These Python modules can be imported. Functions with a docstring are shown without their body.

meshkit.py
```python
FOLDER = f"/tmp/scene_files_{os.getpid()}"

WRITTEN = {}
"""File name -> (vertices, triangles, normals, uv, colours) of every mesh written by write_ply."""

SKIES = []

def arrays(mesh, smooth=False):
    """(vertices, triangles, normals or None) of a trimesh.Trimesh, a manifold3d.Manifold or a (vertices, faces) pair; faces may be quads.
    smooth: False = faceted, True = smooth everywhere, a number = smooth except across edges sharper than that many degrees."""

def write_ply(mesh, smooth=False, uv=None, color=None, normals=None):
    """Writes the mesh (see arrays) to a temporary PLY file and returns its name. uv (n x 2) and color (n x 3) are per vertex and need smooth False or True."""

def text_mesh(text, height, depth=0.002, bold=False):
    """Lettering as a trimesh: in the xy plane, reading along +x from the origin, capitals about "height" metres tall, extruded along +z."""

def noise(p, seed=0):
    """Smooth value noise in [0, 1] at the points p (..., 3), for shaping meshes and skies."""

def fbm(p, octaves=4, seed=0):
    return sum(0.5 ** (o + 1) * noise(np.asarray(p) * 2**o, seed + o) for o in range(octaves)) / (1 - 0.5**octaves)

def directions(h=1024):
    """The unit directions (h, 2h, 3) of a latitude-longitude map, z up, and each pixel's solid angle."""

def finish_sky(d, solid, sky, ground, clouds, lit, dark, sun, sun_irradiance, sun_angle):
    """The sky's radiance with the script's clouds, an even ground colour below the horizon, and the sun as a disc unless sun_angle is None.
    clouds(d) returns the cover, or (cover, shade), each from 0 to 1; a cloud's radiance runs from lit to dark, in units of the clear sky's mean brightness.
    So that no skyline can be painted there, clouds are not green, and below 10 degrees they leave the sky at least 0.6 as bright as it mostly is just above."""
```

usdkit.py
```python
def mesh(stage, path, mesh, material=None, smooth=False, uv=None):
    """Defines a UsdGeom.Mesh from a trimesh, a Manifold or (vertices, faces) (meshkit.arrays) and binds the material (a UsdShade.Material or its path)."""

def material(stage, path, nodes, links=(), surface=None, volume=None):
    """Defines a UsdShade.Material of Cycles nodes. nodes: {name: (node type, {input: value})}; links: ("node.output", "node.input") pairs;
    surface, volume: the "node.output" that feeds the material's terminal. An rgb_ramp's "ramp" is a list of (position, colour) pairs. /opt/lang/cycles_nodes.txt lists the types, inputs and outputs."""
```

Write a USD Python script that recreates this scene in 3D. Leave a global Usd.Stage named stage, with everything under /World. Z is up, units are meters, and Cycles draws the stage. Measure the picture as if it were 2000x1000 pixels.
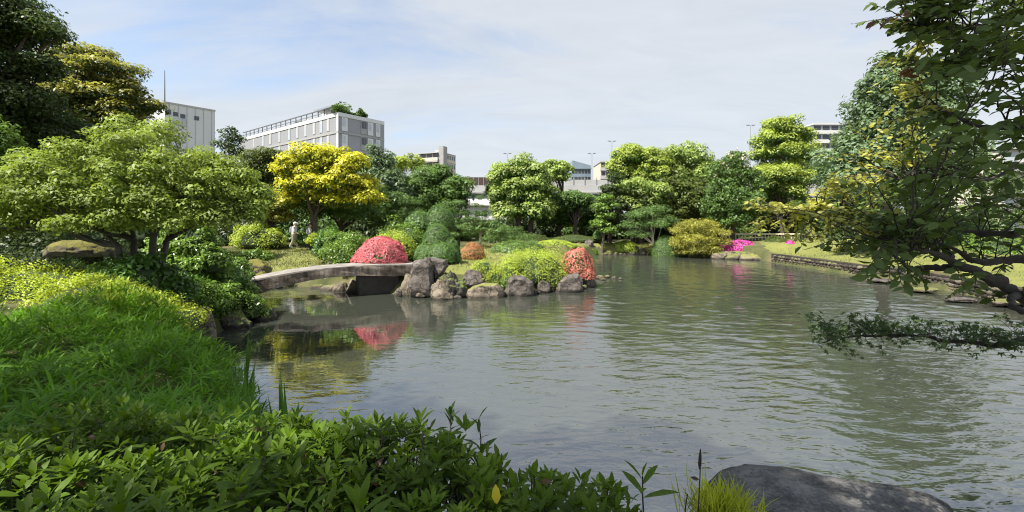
import math, random
import numpy as np, trimesh, shapely, manifold3d as m3
from shapely.geometry import Polygon, LineString, Point
import usdkit, meshkit
from pxr import Usd, UsdGeom, UsdLux, UsdShade, Gf, Sdf, Vt

# ------------------------------------------------------------------ camera, sky, sun, exposure
stage = Usd.Stage.CreateInMemory()
UsdGeom.SetStageUpAxis(stage, 'Z'); UsdGeom.SetStageMetersPerUnit(stage, 1.0)
world = UsdGeom.Xform.Define(stage, '/World'); stage.SetDefaultPrim(world.GetPrim())
UsdGeom.Scope.Define(stage, '/World/Looks')
EYE, F, H = 3.0, 870.0, 430.0          # eye height above the pond (m), focal length and horizon in picture units (2000 wide)
cam = UsdGeom.Camera.Define(stage, '/World/camera')
cam.CreateHorizontalApertureAttr(36.0); cam.CreateVerticalApertureAttr(18.0)
cam.CreateFocalLengthAttr(36.0 * F / 2000)
cam.CreateVerticalApertureOffsetAttr(-36.0 * (500 - H) / 2000)
cam.CreateClippingRangeAttr(Gf.Vec2f(0.05, 5000)); cam.CreateFStopAttr(0.0)
cam.AddTranslateOp().Set(Gf.Vec3d(0, 0, EYE)); cam.AddRotateXOp().Set(90.0)
cam.CreateExposureAttr(1.45)

SUN = np.array([-0.80, -0.60, 0.0]); SUN /= np.linalg.norm(SUN)
ELEV = math.radians(56)
SUN = np.array([SUN[0] * math.cos(ELEV), SUN[1] * math.cos(ELEV), math.sin(ELEV)])
sun = UsdLux.DistantLight.Define(stage, '/World/sun')
sun.CreateIntensityAttr(1.08); sun.CreateNormalizeAttr(True); sun.CreateAngleAttr(0.6); sun.CreateColorAttr(Gf.Vec3f(1.0, 0.95, 0.86))
_z = SUN; _x = np.cross([0, 0, 1], _z); _x /= np.linalg.norm(_x); _y = np.cross(_z, _x)
sun.AddTransformOp().Set(Gf.Matrix4d(*_x, 0, *_y, 0, *_z, 0, 0, 0, 0, 1))

usdkit.material(stage, '/World/Looks/sky', {
    'sky': ('sky_texture', {'sky_type': 'single_scattering', 'sun_disc': False, 'sun_elevation': ELEV, 'sun_rotation': math.atan2(SUN[0], SUN[1]), 'aerosol_density': 1.2}),
    'tc': ('texture_coordinate', {}),
    'sep': ('separate_xyz', {}),
    'add': ('math', {'math_type': 'add', 'value2': 0.22}),
    'mx': ('math', {'math_type': 'maximum', 'value2': 0.05}),
    'dx': ('math', {'math_type': 'divide'}), 'dy': ('math', {'math_type': 'divide'}),
    'com': ('combine_xyz', {'z': 3.7}),
    'map': ('mapping', {'rotation': (0, 0, 0.5), 'scale': (0.7, 1.9, 1.0), 'location': (2.3, 1.1, 0)}),
    'n1': ('noise_texture', {'scale': 1.2, 'detail': 10.0, 'roughness': 0.6, 'distortion': 0.9}),
    'n2': ('noise_texture', {'scale': 0.55, 'detail': 3.0, 'roughness': 0.5}),
    'sum': ('math', {'math_type': 'multiply_add', 'value2': 0.75}),
    'hz': ('map_range', {'from_min': 0.0, 'from_max': 0.42, 'to_min': 0.34, 'to_max': 0.06, 'clamp': True}),
    'az': ('map_range', {'from_min': -0.75, 'from_max': 0.3, 'to_min': -0.16, 'to_max': 0.10, 'clamp': True}),
    'sum2': ('math', {'math_type': 'add'}), 'sum3': ('math', {'math_type': 'add'}),
    'rng': ('map_range', {'from_min': 0.76, 'from_max': 1.10, 'to_min': 0.20, 'to_max': 0.92, 'clamp': True, 'range_type': 'smoothstep'}),
    'n3': ('noise_texture', {'scale': 2.6, 'detail': 6.0, 'roughness': 0.6, 'distortion': 1.0}),
    'ccol': ('mix', {'color1': (2.82, 3.02, 3.28), 'color2': (3.6, 3.74, 3.92)}),
    'mix': ('mix', {}),
    'bg': ('background_shader', {'strength': 0.085})},
    [('tc.generated', 'sep.vector'), ('sep.z', 'add.value1'), ('add.value', 'mx.value1'), ('sep.x', 'dx.value1'), ('mx.value', 'dx.value2'), ('sep.y', 'dy.value1'), ('mx.value', 'dy.value2'),
     ('dx.value', 'com.x'), ('dy.value', 'com.y'), ('com.vector', 'map.vector'), ('map.vector', 'n1.vector'), ('map.vector', 'n2.vector'), ('map.vector', 'n3.vector'),
     ('n1.fac', 'sum.value1'), ('n2.fac', 'sum.value3'), ('sep.z', 'hz.value'), ('sep.x', 'az.value'), ('sum.value', 'sum2.value1'), ('hz.result', 'sum2.value2'),
     ('sum2.value', 'sum3.value1'), ('az.result', 'sum3.value2'), ('sum3.value', 'rng.value'),
     ('n3.fac', 'ccol.fac'), ('rng.result', 'mix.fac'), ('sky.color', 'mix.color1'), ('ccol.color', 'mix.color2'), ('mix.color', 'bg.color')], surface='bg.background')
dome = UsdLux.DomeLight.Define(stage, '/World/sky')
dome.GetPrim().SetCustomDataByKey('kind', 'structure')
UsdShade.MaterialBindingAPI.Apply(dome.GetPrim()).Bind(UsdShade.Material.Get(stage, '/World/Looks/sky'))

# ------------------------------------------------------------------ helpers
V3 = lambda *a: np.array(a, float)
def at(px, py, D):                       # a point D metres in front of the eye, seen at (px, py) of the 2000 x 1000 picture
    return np.array([(px - 1000) / F * D, D, EYE - (py - H) / F * D])
def onwater(px, py):
    return at(px, py, EYE * F / (py - H))[:2]
def unit(a):
    a = np.asarray(a, float); return a / (np.linalg.norm(a, axis=-1, keepdims=True) + 1e-12)
USED = {}
def numbered(parent, name):
    k = USED.get((parent, name), 0); USED[(parent, name)] = k + 1
    return name if k == 0 else f'{name}_{k:03d}'
BASE = {'/World': np.zeros(3)}
def data(prim, **kw):
    for k, v in kw.items():
        if v: prim.SetCustomDataByKey(k, v)
def thing(name, label, cat, loc=(0, 0, 0), group=None, kind=None):
    p = '/World/' + numbered('/World', name)
    x = UsdGeom.Xform.Define(stage, p); x.AddTranslateOp().Set(Gf.Vec3d(*map(float, loc)))
    BASE[p] = np.asarray(loc, float)
    data(x.GetPrim(), label=label, category=cat, group=group, kind=kind)
    return p
def part(parent, name, mesh, mat, smooth=False, label=None, kind=None):
    p = parent + '/' + numbered(parent, name)
    if hasattr(mesh, 'to_mesh'):
        mm = mesh.to_mesh(); mesh = (mm.vert_properties[:, :3], mm.tri_verts)
    if isinstance(mesh, trimesh.Trimesh): mesh = (mesh.vertices, mesh.faces)
    nrm = mesh[2] if len(mesh) == 3 and not smooth else None
    b = BASE[parent]; BASE[p] = b
    m = usdkit.mesh(stage, p, (np.asarray(mesh[0]) - b, np.asarray(mesh[1])), M[mat], smooth)
    if nrm is not None: m.CreateNormalsAttr(Vt.Vec3fArray.FromNumpy(np.asarray(nrm, np.float32))); m.SetNormalsInterpolation('vertex')
    data(m.GetPrim(), label=label, kind=kind)
    return p
def single(name, mesh, mat, label=None, cat=None, group=None, kind=None, smooth=False):
    p = part('/World', name, mesh, mat, smooth)
    data(stage.GetPrimAtPath(p), label=label, category=cat, group=group, kind=kind)
    return p
def copy(src, loc, label, group=None, rot=0, scale=1):
    s = stage.GetPrimAtPath(src); name = src.split('/')[-1]
    name = name[:-4] if name[-4:-3] == '_' and name[-3:].isdigit() else name
    p = '/World/' + numbered('/World', name)
    x = UsdGeom.Xform.Define(stage, p)
    x.GetPrim().GetReferences().AddInternalReference(Sdf.Path(src)); x.GetPrim().SetInstanceable(True)
    x.ClearXformOpOrder()
    x.AddTranslateOp(opSuffix='here').Set(Gf.Vec3d(*map(float, loc)))
    if rot: x.AddRotateZOp(opSuffix='here').Set(rot)
    if scale != 1: x.AddScaleOp(opSuffix='here').Set(Gf.Vec3f(scale, scale, scale))
    data(x.GetPrim(), label=label, category=s.GetCustomDataByKey('category'), group=group or s.GetCustomDataByKey('group'))
    return p
def cat(ms):
    v, f, n, nn = [], [], 0, []
    for m in ms:
        a, b = np.asarray(m[0], float).reshape(-1, 3), np.asarray(m[1], int).reshape(-1, 3)
        v.append(a); f.append(b + n); n += len(a)
        if len(m) == 3: nn.append(m[2])
    out = np.vstack(v), np.vstack(f)
    return (*out, np.vstack(nn)) if len(nn) == len(v) else out
def box(c, s, rz=0, bev=0):
    m = trimesh.creation.box(s); v = np.array(m.vertices)
    if rz:
        c_, s_ = math.cos(rz), math.sin(rz); v = v @ np.array([[c_, s_, 0], [-s_, c_, 0], [0, 0, 1]])
    return v + np.asarray(c), np.array(m.faces)
def tube(P, R, sides=6, cap=True):
    P = np.asarray(P, float); R = np.broadcast_to(np.asarray(R, float), (len(P),))
    t = unit(np.gradient(P, axis=0))
    a = unit(np.cross(t, np.where(np.abs(t[:, 2:]) < 0.9, [0, 0, 1.0], [1.0, 0, 0]))); b = np.cross(t, a)
    for i in range(1, len(P)):            # keep the frame from flipping
        a[i] = unit(a[i - 1] - t[i] * (a[i - 1] @ t[i])); b[i] = np.cross(t[i], a[i])
    g = np.arange(sides) * 2 * np.pi / sides
    v = P[:, None] + R[:, None, None] * (np.cos(g)[None, :, None] * a[:, None] + np.sin(g)[None, :, None] * b[:, None])
    i, j = np.meshgrid(np.arange(len(P) - 1), np.arange(sides), indexing='ij')
    q = np.stack([i * sides + j, i * sides + (j + 1) % sides, (i + 1) * sides + (j + 1) % sides, (i + 1) * sides + j], -1).reshape(-1, 4)
    f = np.vstack([q[:, [0, 1, 2]], q[:, [0, 2, 3]]]); v = v.reshape(-1, 3)
    if cap:
        n = len(v); v = np.vstack([v, P[:1], P[-1:]]); k = np.arange(sides); l = (len(P) - 1) * sides
        f = np.vstack([f, np.stack([np.full(sides, n), (k + 1) % sides, k], 1), np.stack([np.full(sides, n + 1), l + k, l + (k + 1) % sides], 1)])
    return v, f
def curve(P, n=10):
    P = np.asarray(P, float)
    if len(P) < 3:
        return np.linspace(P[0], P[-1], n)
    d = np.r_[0, np.cumsum(np.linalg.norm(np.diff(P, axis=0), axis=1))]
    from scipy.interpolate import PchipInterpolator
    return PchipInterpolator(d, P)(np.linspace(0, d[-1], n))
def wander(a, b, n, amp, rng, sag=0.0):
    t = np.linspace(0, 1, n)[:, None]; p = a + (b - a) * t
    k = rng.normal(size=(n, 3)) * amp * np.linalg.norm(b - a); k[0] = 0; k[-1] = 0
    for _ in range(2): k[1:-1] = 0.5 * k[1:-1] + 0.25 * (k[:-2] + k[2:])
    p = p + k; p[:, 2] += sag * 4 * (t * (1 - t))[:, 0]
    return p
def leaves(P, N, L, W, rng, fold=0.18, axis=None, droop=0.0, sn=None):
    """Two-triangle pointed leaves, creased along the midrib; sn: shading normals, softened towards the clump the leaf belongs to."""
    n = len(P); N = unit(N); r = rng.normal(size=(n, 3)) if axis is None else axis
    a = unit(r - N * (r * N).sum(1, keepdims=True)); b = np.cross(N, a)
    L = np.broadcast_to(L, (n,))[:, None]; W = np.broadcast_to(W, (n,))[:, None]
    v = np.stack([P - a * L / 2, P + b * W / 2 + N * W * fold - a * L * 0.06, P + a * L / 2 - N * L * droop, P - b * W / 2 + N * W * fold - a * L * 0.06], 1).reshape(-1, 3)
    k = np.arange(n)[:, None] * 4
    return v, np.vstack([k + [0, 2, 1], k + [0, 3, 2]]), np.repeat(N if sn is None else unit(sn), 4, 0)
_LV = np.array([[0, 0, 0], [.30, 0, .02], [.66, 0, .02], [1, 0, -.05], [.22, .34, .07], [.58, .5, .10], [.85, .24, .04], [.22, -.34, .07], [.58, -.5, .10], [.85, -.24, .04]])
_LF = np.array([[0, 1, 4], [4, 1, 5], [1, 2, 5], [5, 2, 6], [2, 3, 6], [0, 7, 1], [7, 8, 1], [1, 8, 2], [8, 9, 2], [2, 9, 3]])
def big_leaves(B, A, N, L, W, rng, curl=0.12, shape=_LV, faces=_LF):
    """Modelled leaves: B base, A direction to the tip, N upper side; returns (n, k, 3) vertices and the faces of one."""
    n = len(B); A = unit(A); N = unit(N - A * (N * A).sum(1, keepdims=True)); S = np.cross(N, A)
    L = np.broadcast_to(L, (n,)); W = np.broadcast_to(W, (n,)); curl = np.broadcast_to(curl, (n,))
    x, y, z = shape.T
    zz = z[None] * W[:, None] * 1.2 - curl[:, None] * L[:, None] * (x[None] ** 2)
    return B[:, None] + A[:, None] * (x[None] * L[:, None])[..., None] + S[:, None] * (y[None] * W[:, None])[..., None] + N[:, None] * zz[..., None], faces
def join(vs, f):
    n, k = vs.shape[:2]
    return vs.reshape(-1, 3), (f[None] + (np.arange(n) * k)[:, None, None]).reshape(-1, 3)
def sphere_dirs(n, rng):
    return unit(rng.normal(size=(n, 3)))

# ------------------------------------------------------------------ materials
M = {}
def mat(name, nodes, links, **kw):
    M[name] = usdkit.material(stage, '/World/Looks/' + name, nodes, links, **kw)
def leaf_mat(name, ramp, trans=0.35, rough=0.45, big=0.8, spec=0.35, tint=(1.2, 1.2, 0.65), vary=0.35, gain=2.1):
    ramp = [tuple(min(.85, c * gain) for c in r_) for r_ in ramp]
    mat(name, {'g': ('geometry', {}), 'r': ('rgb_ramp', {'ramp': ramp}),
        'n': ('noise_texture', {'scale': big, 'detail': 3.0}), 'mr': ('map_range', {'from_min': 0.3, 'from_max': 0.7, 'to_min': 1 - vary, 'to_max': 1 + vary, 'clamp': True}),
        'mul': ('vector_math', {'math_type': 'scale'}),
        'tm': ('vector_math', {'math_type': 'multiply', 'vector2': tint}),
        'p': ('principled_bsdf', {'roughness': rough, 'specular_ior_level': spec}), 't': ('translucent_bsdf', {}), 'm': ('mix_closure', {'fac': trans})},
        [('g.random_per_island', 'r.fac'), ('g.position', 'n.vector'), ('n.fac', 'mr.value'), ('r.color', 'mul.vector1'), ('mr.result', 'mul.scale'), ('mul.vector', 'p.base_color'),
         ('mul.vector', 'tm.vector1'), ('tm.vector', 't.color'), ('p.BSDF', 'm.closure1'), ('t.BSDF', 'm.closure2')], surface='m.closure')
def plain(name, c, rough=0.6, metallic=0.0, spec=0.5, vary=0.12, scale=3.0, bump=0.0):
    c = np.array(c, float)
    mat(name, {'g': ('geometry', {}), 'n': ('noise_texture', {'scale': scale, 'detail': 6.0, 'roughness': 0.6}),
        'r': ('rgb_ramp', {'ramp': [(0.3, c * (1 - vary)), (0.7, c * (1 + vary))]}), 'b': ('bump', {'strength': bump, 'distance': 0.02}),
        'p': ('principled_bsdf', {'roughness': rough, 'metallic': metallic, 'specular_ior_level': spec})},
        [('g.position', 'n.vector'), ('n.fac', 'r.fac'), ('r.color', 'p.base_color'), ('n.fac', 'b.height')] + ([('b.normal', 'p.normal')] if bump else []), surface='p.BSDF')
def rock_mat(name, dark, mid, light, moss=None, moss_amt=0.5, scale=2.5, crack=0.30):
    nodes = {'g': ('geometry', {}), 'n': ('noise_texture', {'scale': scale, 'detail': 8.0, 'roughness': 0.65}), 'n2': ('noise_texture', {'scale': scale * 9, 'detail': 6.0, 'roughness': 0.7}),
        'v': ('voronoi_texture', {'scale': scale * .75, 'feature': 'distance_to_edge'}), 'w': ('noise_texture', {'scale': scale * 1.5, 'detail': 2.0}),
        'r': ('rgb_ramp', {'ramp': [(0.36, dark), (0.47, mid), (0.60, light)]}),
        'mf': ('mix', {'fac': 0.45}), 'sx': ('separate_xyz', {}),
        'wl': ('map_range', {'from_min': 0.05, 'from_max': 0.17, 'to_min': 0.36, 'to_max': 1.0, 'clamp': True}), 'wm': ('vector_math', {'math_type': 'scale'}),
        'b': ('bump', {'strength': 0.8, 'distance': 0.12}), 'b2': ('bump', {'strength': 0.8, 'distance': 0.03}), 'p': ('principled_bsdf', {'roughness': 0.85, 'specular_ior_level': 0.3})}
    links = [('g.position', 'n.vector'), ('g.position', 'n2.vector'), ('n.fac', 'mf.color1'), ('n2.fac', 'mf.color2'), ('mf.color', 'r.fac'), ('n.fac', 'b.height'), ('n2.fac', 'b2.height'), ('b.normal', 'b2.normal'), ('b2.normal', 'p.normal'),
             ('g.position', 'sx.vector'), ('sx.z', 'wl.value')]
    nodes |= {'wd': ('vector_math', {'math_type': 'multiply_add', 'vector2': (.5, .5, .5)}), 'cr': ('map_range', {'from_min': 0.0, 'from_max': 0.035, 'to_min': crack, 'to_max': 1.0, 'clamp': True}), 'cm': ('vector_math', {'math_type': 'scale'}), 'bc': ('bump', {'strength': 0.7, 'distance': 0.05})}
    links += [('w.color', 'wd.vector1'), ('g.position', 'wd.vector3'), ('g.position', 'w.vector'), ('wd.vector', 'v.vector'), ('v.distance', 'cr.value'), ('r.color', 'cm.vector1'), ('cr.result', 'cm.scale'), ('cr.result', 'bc.height'), ('bc.normal', 'b.normal')]
    out = 'cm.vector'
    if moss is not None:
        nodes |= {'sn': ('separate_xyz', {}), 'nm': ('noise_texture', {'scale': scale * 1.7, 'detail': 5.0}), 'ma': ('math', {'math_type': 'multiply_add', 'value2': 1.6}), 'mr': ('map_range', {'from_min': 1.75 - moss_amt, 'from_max': 2.05 - moss_amt, 'clamp': True}),
                  'mm': ('mix', {'color2': moss})}
        links += [('g.normal', 'sn.vector'), ('g.position', 'nm.vector'), ('nm.fac', 'ma.value1'), ('sn.z', 'ma.value3'), ('ma.value', 'mr.value'), ('mr.result', 'mm.fac'), ('cm.vector', 'mm.color1')]
        out = 'mm.color'
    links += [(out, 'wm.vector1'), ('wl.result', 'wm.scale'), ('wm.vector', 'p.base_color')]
    mat(name, nodes, links, surface='p.BSDF')

def R(*cs): return list(cs)
leaf_mat('leaf_camphor', R((.13, .17, .045), (.22, .265, .07), (.30, .35, .10)), big=0.5)
leaf_mat('leaf_lime', R((.16, .20, .038), (.25, .30, .058), (.33, .38, .085)), big=0.5, gain=1.85)
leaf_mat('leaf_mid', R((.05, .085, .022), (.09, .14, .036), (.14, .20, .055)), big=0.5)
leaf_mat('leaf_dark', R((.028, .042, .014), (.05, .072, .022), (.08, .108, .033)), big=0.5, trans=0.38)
leaf_mat('leaf_olive', R((.045, .06, .014), (.085, .10, .02), (.14, .15, .03)), big=0.5)
leaf_mat('leaf_golden', R((.34, .34, .03), (.47, .48, .045), (.56, .56, .07), (.20, .25, .04)), big=0.9, tint=(1.1, 1.05, .45), gain=1.55)
leaf_mat('leaf_blue', R((.065, .095, .05), (.105, .145, .075), (.17, .21, .12)), big=0.5)
leaf_mat('leaf_pine', R((.05, .085, .022), (.09, .13, .035), (.14, .18, .05)), big=0.7, trans=0.2)
leaf_mat('leaf_big_shrub', R((.105, .138, .028), (.175, .22, .042), (.255, .305, .065), (.33, .375, .10)), big=1.2, rough=0.5, spec=0.3, trans=0.4)
leaf_mat('leaf_hedge', R((.18, .22, .02), (.29, .33, .03), (.38, .40, .05)), big=1.5)
leaf_mat('leaf_bush', R((.07, .115, .02), (.14, .20, .032), (.22, .29, .055)), big=1.5, rough=0.35, spec=.45)
leaf_mat('leaf_yellow_bush', R((.17, .21, .03), (.26, .31, .045), (.35, .39, .07)), big=1.5)
leaf_mat('leaf_clipped', R((.042, .08, .016), (.075, .135, .028), (.13, .20, .05)), big=1.2, trans=0.2)
leaf_mat('leaf_bronze', R((.13, .13, .025), (.19, .17, .03), (.24, .17, .04), (.12, .16, .025)), big=0.9)
leaf_mat('leaf_bank', R((.045, .09, .018), (.08, .15, .03), (.13, .21, .05)), big=1.5, rough=0.35, spec=.5)
leaf_mat('leaf_sasa', R((.055, .115, .008), (.09, .175, .013), (.155, .25, .024)), big=1.8, rough=0.5, trans=0.45, spec=.2)
leaf_mat('leaf_azalea', R((.038, .066, .004), (.062, .10, .006), (.10, .145, .012), (.145, .165, .02)), big=4.0, rough=0.5, spec=.2, trans=0.42)
leaf_mat('leaf_azalea_deep', R((.022, .045, .006), (.038, .066, .009), (.06, .09, .014), (.08, .062, .022)), big=4.0, rough=0.45, spec=.35, trans=0.35)  # darker leaf copy; shade of the lower layers put into its colour
leaf_mat('leaf_right', R((.042, .062, .015), (.07, .105, .024), (.11, .15, .034), (.14, .15, .04)), big=3.0, rough=0.5, spec=.25, trans=0.34)
leaf_mat('leaf_right_sunlit', R((.17, .17, .035), (.25, .24, .05), (.24, .15, .05), (.12, .16, .035)), big=3.0, trans=0.4)  # yellow copy of the leaning tree leaf; sunlight put into its colour
leaf_mat('leaf_red', R((.13, .06, .035), (.17, .08, .05), (.14, .085, .04)), gain=1.2, big=3.0)
leaf_mat('leaf_maple', R((.03, .05, .016), (.05, .08, .022), (.09, .12, .03), (.08, .06, .03)), big=3.0, trans=0.35)
leaf_mat('leaf_grass', R((.18, .20, .02), (.30, .30, .04), (.11, .17, .025)), big=4.0, trans=0.4)
leaf_mat('lawn_blades', R((.13, .145, .045), (.18, .19, .06), (.25, .24, .09)), big=0.6, gain=.85, trans=.2)
leaf_mat('petal_rose', R((.60, .16, .18), (.68, .25, .25), (.70, .31, .27), (.52, .11, .14), (.72, .40, .34)), trans=0.25, tint=(1, .9, .9), big=2.5, gain=1.0)
leaf_mat('petal_coral', R((.62, .20, .15), (.68, .29, .21), (.52, .12, .10), (.70, .38, .28)), trans=0.25, tint=(1, .9, .9), big=2.5, gain=1.0)
leaf_mat('petal_orange', R((.55, .22, .10), (.62, .28, .13), (.28, .25, .06)), trans=0.25, tint=(1, .9, .9), big=2.5, gain=1.0)
leaf_mat('petal_magenta', R((.64, .08, .36), (.72, .15, .44), (.54, .05, .30)), trans=0.25, tint=(1, .9, .9), big=2.5, gain=1.0)
leaf_mat('leaf_dead', R((.10, .06, .03), (.16, .10, .05), (.22, .16, .09)), big=5, gain=1.0)
plain('yellow_leaf', (.50, .42, .03), 0.5)
plain('bark', (.075, .058, .045), 0.9, vary=0.4, scale=12, bump=0.5)
plain('bark_dark', (.035, .028, .022), 0.9, vary=0.4, scale=14, bump=0.5)
plain('bark_pale', (.30, .26, .20), 0.9, vary=0.3, scale=10, bump=0.4)
plain('bark_smooth', (.05, .042, .034), 0.75, vary=0.35, scale=16, bump=0.35)
plain('core_shade', (.026, .044, .014), 0.95, vary=0.3)  # stands for the shade inside the bushes
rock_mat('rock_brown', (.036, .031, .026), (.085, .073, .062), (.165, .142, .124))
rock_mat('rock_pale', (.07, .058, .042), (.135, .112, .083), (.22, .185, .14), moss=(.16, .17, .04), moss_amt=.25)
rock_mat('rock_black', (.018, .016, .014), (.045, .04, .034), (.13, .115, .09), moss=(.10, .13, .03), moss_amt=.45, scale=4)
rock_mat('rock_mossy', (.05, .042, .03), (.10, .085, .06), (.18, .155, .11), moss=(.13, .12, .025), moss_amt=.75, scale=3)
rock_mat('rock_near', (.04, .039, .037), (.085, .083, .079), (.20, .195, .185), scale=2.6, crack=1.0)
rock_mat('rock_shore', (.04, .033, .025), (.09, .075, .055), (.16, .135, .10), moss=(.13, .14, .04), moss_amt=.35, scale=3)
mat('bridge_side', {'g': ('geometry', {}), 'mp': ('mapping', {'scale': (9, 9, 1.6)}), 'n': ('noise_texture', {'scale': 1.0, 'detail': 8.0, 'roughness': 0.7}), 'n2': ('noise_texture', {'scale': 1.6, 'detail': 6.0, 'roughness': 0.6}), 'mf': ('mix', {'fac': .5}), 'n3': ('noise_texture', {'scale': 30.0, 'detail': 5.0}),
    'r': ('rgb_ramp', {'ramp': [(.36, (.030, .024, .018)), (.48, (.105, .083, .064)), (.58, (.19, .16, .13)), (.68, (.33, .30, .26))]}), 'b': ('bump', {'strength': .9, 'distance': .05}), 'b2': ('bump', {'strength': .6, 'distance': .02}), 'p': ('principled_bsdf', {'roughness': .9, 'specular_ior_level': .25})},
    [('g.position', 'mp.vector'), ('mp.vector', 'n.vector'), ('g.position', 'n2.vector'), ('g.position', 'n3.vector'), ('n.fac', 'mf.color1'), ('n2.fac', 'mf.color2'), ('mf.color', 'r.fac'), ('r.color', 'p.base_color'), ('n2.fac', 'b.height'), ('n3.fac', 'b2.height'), ('b.normal', 'b2.normal'), ('b2.normal', 'p.normal')], surface='p.BSDF')
rock_mat('wall_stone', (.018, .014, .010), (.04, .032, .024), (.08, .065, .05), scale=3)
plain('bridge_deck', (.19, .175, .155), 0.9, vary=0.35, scale=3, bump=0.25)
plain('abutment', (.02, .018, .016), 0.9, vary=0.4, scale=4, bump=0.4)  # near black: shade under the bridge put into the colour; also wall backing
plain('concrete', (.26, .258, .25), 0.85, vary=0.08, scale=0.6)
plain('concrete_white', (.34, .335, .325), 0.85, vary=0.06, scale=0.5)
plain('girder', (.30, .36, .36), 0.6, vary=0.05, scale=0.5)
plain('barrier_brown', (.055, .032, .028), 0.5, vary=0.1)
plain('tile_grey', (.225, .23, .24), 0.6, vary=0.05, scale=0.4)
plain('tile_side', (.20, .21, .22), 0.6, vary=0.05, scale=0.4)
plain('white_paint', (.50, .50, .49), 0.6, vary=0.04, scale=0.4)
plain('window_pale', (.36, .385, .42), 0.15, vary=0.10, scale=0.9)
plain('glass_dark', (.03, .035, .04), 0.08, spec=0.7)
plain('glass_blue', (.16, .20, .24), 0.12, vary=0.2, scale=0.25)
plain('metal_grey', (.34, .35, .36), 0.4, metallic=0.6)
plain('metal_dark', (.10, .10, .10), 0.5)
plain('beige', (.48, .43, .36), 0.8, vary=0.05, scale=0.4)
plain('roof_tile', (.16, .16, .17), 0.7)
plain('bamboo', (.58, .50, .34), 0.5, vary=0.15, scale=5)
plain('skin', (.46, .28, .20), 0.55); plain('shirt_white', (.46, .45, .47), 0.8); plain('shirt_grey', (.20, .19, .23), 0.8)
plain('trousers_pale', (.30, .26, .20), 0.85); plain('trousers_dark', (.05, .05, .06), 0.85); plain('hair', (.02, .017, .015), 0.6); plain('bag', (.14, .13, .17), 0.7); plain('shoe', (.20, .20, .20), 0.7)
mat('soil', {'g': ('geometry', {}), 'n': ('noise_texture', {'scale': 0.9, 'detail': 8.0, 'roughness': 0.65}), 'n2': ('noise_texture', {'scale': 14.0, 'detail': 4.0}),
    'r': ('rgb_ramp', {'ramp': [(0.3, (.035, .045, .016)), (0.5, (.07, .075, .028)), (0.7, (.12, .10, .055))]}), 'b': ('bump', {'strength': 0.6, 'distance': 0.05}), 'p': ('principled_bsdf', {'roughness': 0.95, 'specular_ior_level': 0.2})},
    [('g.position', 'n.vector'), ('g.position', 'n2.vector'), ('n.fac', 'r.fac'), ('r.color', 'p.base_color'), ('n2.fac', 'b.height'), ('b.normal', 'p.normal')], surface='p.BSDF')
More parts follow.
